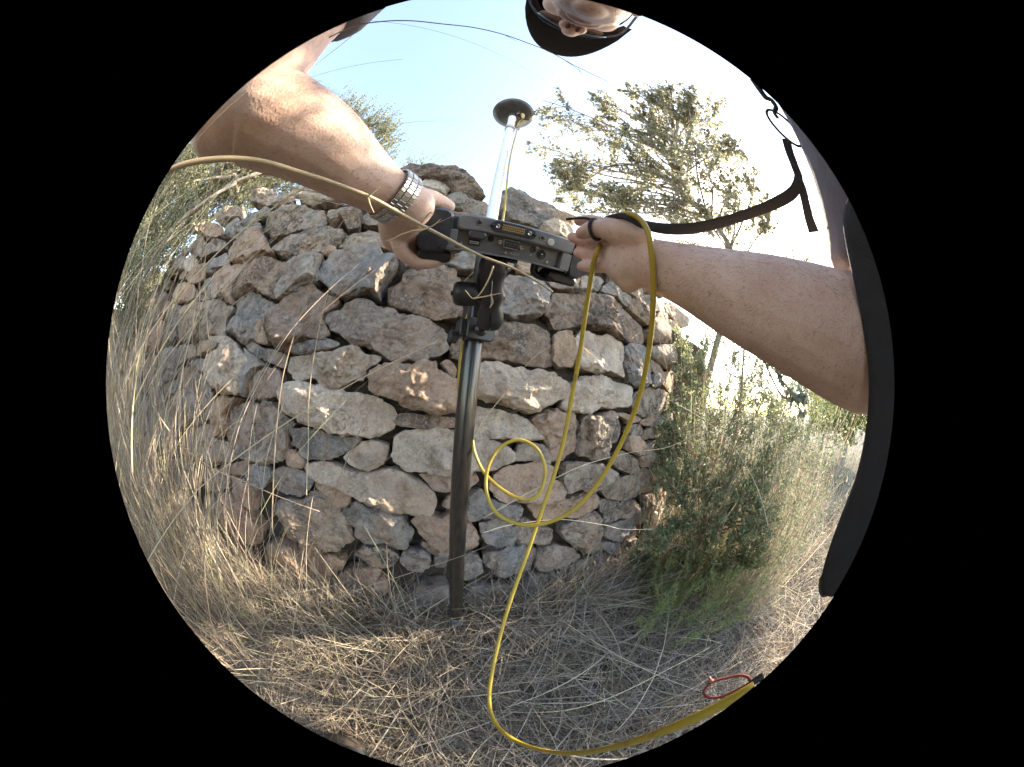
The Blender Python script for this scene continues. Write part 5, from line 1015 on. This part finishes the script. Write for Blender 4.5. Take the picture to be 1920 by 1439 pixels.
# feathery asparagus
def feathery():
    r = np.random.default_rng(41); t = empty('wild_asparagus', PZ(1265, 1120, .05), 'feathery bright green wild asparagus growing from the dry grass', 'asparagus plant'); pt = []; g = Geo()
    for k in range(90):
        px_, py_ = r.normal(1268, 46), r.normal(1130, 36); b = PZ(px_, min(py_, 1215), .07); b[1] = min(b[1], .75); tip = b + np.array((r.normal(0, .07), r.normal(-.01, .07), r.uniform(.16, .34)))
        st = spline([b - np.array((0, 0, .06)), (b + tip) / 2 + r.normal(0, .012, 3), tip], 6); g.add(*tube(st, .0008, 4, False)); n = 190
        i = r.uniform(.25, 1, n) * (len(st) - 1); i0 = np.minimum(i.astype(int), len(st) - 2); f = (i - i0)[:, None]; p = st[i0] * (1 - f) + st[i0 + 1] * f
        v = unit(r.normal(0, 1, (n, 3))) * r.uniform(.0, .04, (n, 1)) * (1.1 - i / len(st))[:, None]; p = p + v
        pt.append(ribbons(p, r.normal(0, 1, (n, 3)) + np.array((0, 0, .4)), r.uniform(.010, .020, n), r.uniform(.0016, .0026, n), r.normal(0, .1, (n, 3)), pal(r, n, [(.17, .24, .09), (.22, .29, .11), (.13, .19, .08), (.28, .31, .13)]), r, 1))
    o = g.obj('stem', M_STEM, t); o['kind'] = 'stuff'; o = plant_mesh('foliage', pt, M_LEAF, t); o['kind'] = 'stuff'
feathery()
# thicket of dead brown stems between the bushes and the path
r_ = np.random.default_rng(43); n = 1300; px_ = np.concatenate([r_.uniform(1235, 1340, 260), r_.uniform(1320, 1530, 1040)]); py_ = r_.uniform(860, 1010, n); B = []; 
for a, b in zip(px_, py_): q = P(a, b, r_.uniform(1.12, 1.75)); q[1] = min(q[1], foot_y(q[0]) + (.3 if q[0] > 1.05 else -.06)); q[2] = 0; B.append(q)
B = np.array(B); D = np.c_[r_.normal(.06, .16, n), r_.normal(.05, .16, n), np.ones(n)]
pt = [ribbons(B, D, r_.uniform(.4, 1.0, n) * np.where(r_.uniform(0, 1, n) < .35, 1.6, 1), r_.uniform(.0016, .0040, n), r_.normal(0, .12, (n, 3)), pal(r_, n, [(.28, .20, .145), (.36, .28, .20), (.22, .15, .11), (.42, .35, .26), (.24, .25, .16), (.30, .30, .2)]), r_, 5)]
n = 20000; k = r_.integers(0, len(B), n); h = r_.uniform(.08, 1.05, n); C_ = B[k] + D[k] * h[:, None] + r_.normal(0, .03, (n, 3)); pt.append(leaves(C_, r_.normal(0, 1, (n, 3)) + np.array((0, 0, .3)), r_.uniform(.010, .026, n), r_.uniform(.004, .008, n), pal(r_, n, GRN + [(.22, .27, .13), (.18, .23, .12)]), r_))
tag(plant_mesh('dry_undergrowth', pt, M_LEAF), 'thicket of brown dead stems and thin leaves right of the wall', 'undergrowth', kind='stuff')
# thin bare shrub against the sky at the right
r = np.random.default_rng(47); t = empty('twiggy_shrub', PZ(1500, 760, 0.9) * 0 + np.array((2.25, .95, 0)), 'thin twiggy shrub with tiny sparse leaves against the bright sky at the right', 'shrub'); g = Geo(); LV = []
root = np.array((2.25, .95, 0)); g.add(*tube(spline([root, root + (.0, .02, .6), P(1500, 520, 2.5)], 6), np.linspace(.012, .006, 13), 6))
g.obj('trunk', M_STEM, t); g = Geo(); b0 = P(1500, 520, 2.5)
for (x, y) in ((1425, 290), (1445, 330), (1462, 360), (1480, 380), (1500, 340), (1510, 400), (1530, 420), (1545, 380), (1470, 430), (1495, 450), (1535, 460), (1455, 390), (1520, 330)):
    tip = P(x + r.normal(0, 4), y, 2.5 + r.normal(0, .12)); tw = spline([b0 + r.normal(0, .03, 3), (b0 + tip) / 2 + r.normal(0, .05, 3), tip], 6); g.add(*tube(tw, np.linspace(.004, .0012, len(tw)), 5, False)); n = 34
    for q in range(4):
        s0 = tw[r.integers(4, len(tw))]; s1 = s0 + unit(tw[-1] - tw[0]) * .14 + r.normal(0, .05, 3); g.add(*tube([s0, (s0 + s1) / 2 + r.normal(0, .008, 3), s1], .0011, 4, False)); p = s0 + (s1 - s0) * r.uniform(.3, 1, (9, 1)); LV.append(leaves(p, r.normal(0, 1, (9, 3)), r.uniform(.008, .018, 9), r.uniform(.006, .011, 9), pal(r, 9, OAK), r))
o = g.obj('twig', M_STEM, t); o['kind'] = 'stuff'; o = plant_mesh('crown', LV, M_LEAF, t); o['kind'] = 'stuff'

# silver green tree on the terrace at the left: dense upright shoots
def shooty(name, loc, label, cat, blobs, nsh, seed, cols, leaf=(.015, .005), slen=(.12, .3)):
    r = np.random.default_rng(seed); t = empty(name, loc, label, cat); g = Geo(); base = np.asarray(loc, float); LV = []; tops = np.array([b[0] for b in blobs]); ctr = tops.mean(0)
    g.add(*tube(spline([base, (base + ctr) / 2 + r.normal(0, .05, 3), ctr], 6), np.linspace(.07, .02, 13), 10)); g.obj('trunk', M_BARK, t); g = Geo()
    w = np.array([b[1] ** 2 for b in blobs]); w /= w.sum()
    for c, R in blobs: g.add(*tube(spline([ctr + r.normal(0, .1, 3), (ctr + c) / 2, c], 4), np.linspace(.016, .005, 9), 6))
    for k in r.choice(len(blobs), nsh, p=w):
        c, R = blobs[k]; v = unit(r.normal(0, 1, 3)); s0 = np.asarray(c) + v * R * r.uniform(.3, 1) ** .5; d = unit(v * .5 + np.array((0, 0, 1.0)) + r.normal(0, .3, 3)); L = r.uniform(*slen); s1 = s0 + d * L
        n = 46; tt = r.uniform(0, 1, (n, 1)); p = s0 + (s1 - s0) * tt; LV.append(leaves(p, d * .6 + r.normal(0, .6, (n, 3)), leaf[0] * r.uniform(.7, 1.3, n) * (1.15 - .5 * tt[:, 0]), leaf[1] * r.uniform(.8, 1.2, n), pal(r, n, cols, .25), r))
    o = g.obj('limb', M_BARK, t); o['kind'] = 'stuff'; o = plant_mesh('crown', LV, M_SILVER, t); o['kind'] = 'stuff'
SIL = [(.22, .235, .14), (.28, .29, .185), (.17, .185, .11), (.32, .31, .21), (.12, .13, .08)]
bl = [(250, 380, 2.3, .28), (285, 330, 2.4, .3), (320, 390, 2.3, .3), (330, 300, 2.6, .32), (370, 340, 2.5, .3), (390, 390, 2.35, .22), (420, 320, 2.5, .3), (450, 370, 2.4, .2), (480, 330, 2.5, .28), (520, 340, 2.5, .2), (380, 240, 2.8, .35), (450, 250, 2.9, .35), (540, 270, 2.8, .35), (600, 250, 2.8, .3), (640, 225, 2.8, .16), (665, 240, 2.7, .18), (690, 255, 2.7, .2), (700, 285, 2.6, .18), (725, 255, 2.75, .10), (620, 310, 2.6, .2), (230, 460, 2.2, .25), (265, 470, 2.1, .2), (300, 450, 2.2, .2), (300, 475, 2.1, .2), (262, 520, 2.0, .2), (232, 560, 1.9, .2), (340, 435, 2.2, .2), (395, 400, 2.3, .18), (445, 380, 2.3, .16), (495, 360, 2.4, .15), (550, 345, 2.5, .15), (225, 610, 1.9, .18)]
shooty('olive_tree', (-1.9, 1.25, 1.42), 'dense silver green tree behind the wall and the left forearm', 'tree', [(P(x, y, r), R) for x, y, r, R in bl], 5200, 51, SIL, (.020, .0075))
bl = [(765, 312, 3.0, .07), (798, 314, 3.0, .06), (780, 335, 3.0, .08)]
shooty('small_juniper', tuple(P(782, 360, 3.0) + np.array((0, 0, -.4))), 'two spiky green tips showing just over the brown top boulder', 'shrub', [(P(x, y, r), R) for x, y, r, R in bl], 60, 52, SIL)
# bushes in full sun beyond the path
YG = [(.20, .22, .06), (.25, .26, .08), (.16, .18, .05), (.30, .28, .12)]
for i, (x, y, r0, R, lab) in enumerate([(1588, 800, 5.5, .5, 'sunlit yellow green bush beside the path close to the black strap'), (1545, 790, 7.0, .55, 'pale sunlit bush standing farther along the path left of the yellow green one'), (1520, 740, 9.0, .8, 'grey green far bush under the right elbow where the sky shows')]):
    c = P(x, y, r0); rr_ = np.random.default_rng(60 + i); blobs = [(c + rr_.normal(0, R * .5, 3) * np.array((1, 1, .6)), R * .45) for _ in range(9)]
    shooty('path_bush', (c[0], c[1], 0), lab, 'bush', blobs, 330, 70 + i, YG if i < 2 else SIL, (.05, .02), (.3, .6))

# ---- single stalks that can be told apart
def stalk(pts, r0, r1, label, cat='grass stalk', col=(.46, .36, .22), sprigs=(), seeds=(), name='grass_stalk'):
    s = spline([P(*q) for q in pts], 8); m = mat('stalk_straw', col, .55); t = empty(name, s[0], label, cat, 'single dry grass stalks in front of the wall'); g = Geo(); g.add(*tube(s, np.linspace(r0, r1, len(s)), 8)); g.obj('stem', m, t)
    for sp in sprigs: ss = spline([P(*q) for q in sp], 5); g = Geo(); g.add(*tube(ss, np.linspace(r1 * .9, r1 * .35, len(ss)), 5)); g.obj('sprig', m, t)
    if seeds:
        rr_ = np.random.default_rng(len(pts) * 7); pp_ = []
        for (x, y, r, n, sprd) in seeds:
            c = P(x, y, r); d = unit(s[-1] - s[-6]); C_ = c + d * rr_.uniform(-sprd, sprd, (n, 1)); pp_.append(ribbons(C_, d + rr_.normal(0, .35, (n, 3)), rr_.uniform(.012, .03, n), rr_.uniform(.0010, .0022, n), rr_.normal(0, .15, (n, 3)), pal(rr_, n, [(.55, .46, .30), (.62, .54, .38)]), rr_, 2))
        o = plant_mesh('seed_head', pp_, M_STRAW, t); o['kind'] = 'stuff'
BR = (.30, .23, .16); DK = (.17, .12, .10)
stalk([(306, 326, .26), (350, 308, .245), (420, 299, .232), (490, 304, .224), (560, 324, .220), (640, 350, .220), (700, 374, .224), (760, 407, .232), (830, 444, .242), (900, 480, .258), (960, 503, .28), (1010, 531, .30), (1036, 548, .32)], .0028, .0012, 'thick bent straw stalk crossing the left forearm and the grey device', col=(.48, .37, .23),
      sprigs=[[(690, 369, .222), (702, 360, .221), (712, 351, .22)], [(690, 372, .222), (694, 385, .22), (701, 400, .219)], [(800, 430, .236), (775, 434, .234), (752, 441, .233), (735, 450, .232), (720, 455, .231)], [(770, 434, .234), (790, 433, .233), (812, 424, .232), (826, 412, .231)], [(788, 422, .236), (806, 400, .234), (812, 404, .233)], [(925, 500, .27), (918, 520, .268), (905, 545, .266), (888, 561, .265), (872, 545, .265)], [(888, 561, .265), (915, 556, .264), (938, 551, .264)], [(920, 552, .265), (924, 568, .265), (918, 578, .265)]])
stalk([(612, 74, .33), (665, 50, .33), (720, 41, .33), (770, 40, .33), (830, 46, .335), (890, 53, .34), (945, 66, .34), (985, 80, .345), (1030, 98, .35), (1070, 120, .355), (1100, 135, .36), (1141, 155, .365)], .0009, .0004, 'thin dark twig across the sky just below the cap visor', 'twig', DK, [[(945, 66, .34), (960, 74, .34), (972, 80, .34)], [(1060, 115, .355), (1085, 132, .35), (1092, 140, .35), (1087, 138, .35), (1084, 120, .35)]], name='thin_twig')
stalk([(662, 66, .40), (640, 85, .40), (615, 104, .40), (592, 123, .40)], .0006, .0004, 'short pale straw standing against the sky beside the left sleeve', col=(.6, .52, .4))
stalk([(290, 520, .50), (318, 480, .50), (360, 430, .49), (410, 385, .48), (465, 356, .47), (520, 351, .46), (580, 359, .45), (640, 371, .45)], .0013, .0006, 'dark arched stalk bowing over the upper left stones', col=DK)
stalk([(520, 385, .5), (560, 376, .49), (600, 377, .48), (640, 385, .47), (680, 399, .46)], .0009, .0005, 'dark thin arch ending at the wrist watch', col=BR)
stalk([(232, 730, .55), (262, 660, .54), (310, 585, .52), (370, 515, .50), (430, 455, .48), (480, 415, .46), (520, 385, .45), (552, 364, .44), (600, 332, .43), (660, 302, .42), (692, 292, .42)], .0017, .0006, 'bright straw stalk with feathery head slanting up to the left forearm', col=(.58, .47, .29), seeds=[(545, 368, .44, 60, .03), (470, 420, .46, 30, .03)])
stalk([(252, 760, .56), (300, 660, .54), (360, 570, .52), (420, 500, .50), (470, 455, .49), (520, 420, .47), (570, 385, .45)], .0015, .0005, 'second bright stalk parallel below the feathery headed one', col=(.55, .45, .28), seeds=[(440, 480, .495, 26, .03)])
stalk([(511, 1000, .5), (513, 900, .5), (519, 800, .49), (530, 710, .48), (548, 640, .47), (575, 560, .46), (605, 480, .45), (640, 420, .44), (668, 385, .43)], .0015, .0007, 'long grey stalk rising over the cream stone to the left wrist', col=BR)
stalk([(575, 930, .53), (578, 840, .52), (580, 740, .51), (592, 650, .5), (612, 560, .49), (637, 488, .48), (628, 482, .48), (612, 481, .48)], .0011, .0004, 'thin straw with hooked tip in front of the big grey boulder', col=(.48, .39, .25))
stalk([(396, 1010, .52), (388, 860, .52), (378, 700, .51), (374, 560, .51), (384, 430, .5), (400, 330, .5), (418, 250, .5)], .0013, .0005, 'upright brown stalk in front of the left grey stones', col=BR)
stalk([(440, 980, .55), (420, 840, .54), (404, 720, .53), (388, 600, .52), (384, 520, .52), (392, 420, .52), (414, 330, .52), (440, 250, .52)], .0012, .0005, 'upright pale stalk right beside the brown one at the left stones', col=(.44, .36, .24))
stalk([(249, 890, .45), (247, 830, .45), (250, 760, .45), (262, 680, .45), (285, 600, .45)], .0017, .0008, 'short bright yellowish stem low at the left edge of the wall', col=(.60, .50, .30))
stalk([(285, 760, .5), (340, 835, .5), (400, 880, .5), (460, 905, .5), (530, 935, .5), (600, 960, .5)], .0014, .0006, 'curved brown stalk drooping across the low left stones', col=BR)
stalk([(886, 826, .52), (910, 785, .52), (945, 740, .52), (975, 700, .52), (1005, 668, .52), (1050, 640, .53), (1085, 630, .53), (1110, 640, .53), (1125, 655, .53)], .0008, .0003, 'fine nodding grass with a drooping head in front of the pale right stones', col=(.56, .46, .30), seeds=[(1100, 660, .53, 16, .02)])
stalk([(906, 972, .62), (1000, 920, .64), (1090, 875, .68), (1180, 850, .74), (1250, 840, .8), (1312, 812, .86)], .0010, .0005, 'straight pale straw slanting behind the yellow cable over the lower stones', col=(.55, .46, .33))
stalk([(1440, 985, 1.1), (1415, 905, 1.05), (1372, 835, 1.0), (1330, 795, .97), (1290, 770, .95), (1262, 755, .94)], .0013, .0006, 'pale grass stalk curving over the dark bush toward the wall end', col=(.58, .50, .36), sprigs=[[(1330, 795, .97), (1310, 810, .97), (1288, 820, .97)], [(1345, 805, .97), (1320, 835, .97), (1300, 845, .96)]], seeds=[(1268, 758, .94, 12, .02)])
stalk([(872, 1335, .88), (950, 1336, .87), (1050, 1334, .86), (1120, 1318, .86), (1190, 1288, .87), (1260, 1252, .9), (1330, 1215, .95)], .0022, .0012, 'long thick straw lying across the ground right of the hanging cable', col=(.55, .45, .29))
stalk([(905, 1000, .6), (960, 985, .6), (1050, 975, .62), (1130, 985, .64), (1165, 993, .65), (1225, 993, .67)], .0010, .0006, 'bleached straw stuck between the lowest stones behind the cable loop', col=(.62, .54, .40))
g = Geo(); r = np.random.default_rng(90); c0 = np.array(W(*to_uv(1062, 622), -.01)); pp_ = [ribbons(np.repeat(c0[None], 14, 0) + r.normal(0, .006, (14, 3)), np.c_[r.normal(0, .4, 14), -np.abs(r.normal(.5, .3, 14)), np.full(14, .9)], r.uniform(.03, .07, 14), np.full(14, .0014), r.normal(0, .25, (14, 3)), pal(r, 14, STRAW), r)]
tag(plant_mesh('grass_tuft', pp_, M_STRAW), 'tiny dry grass tuft in the crevice above the small upright ochre stone', 'grass tuft')
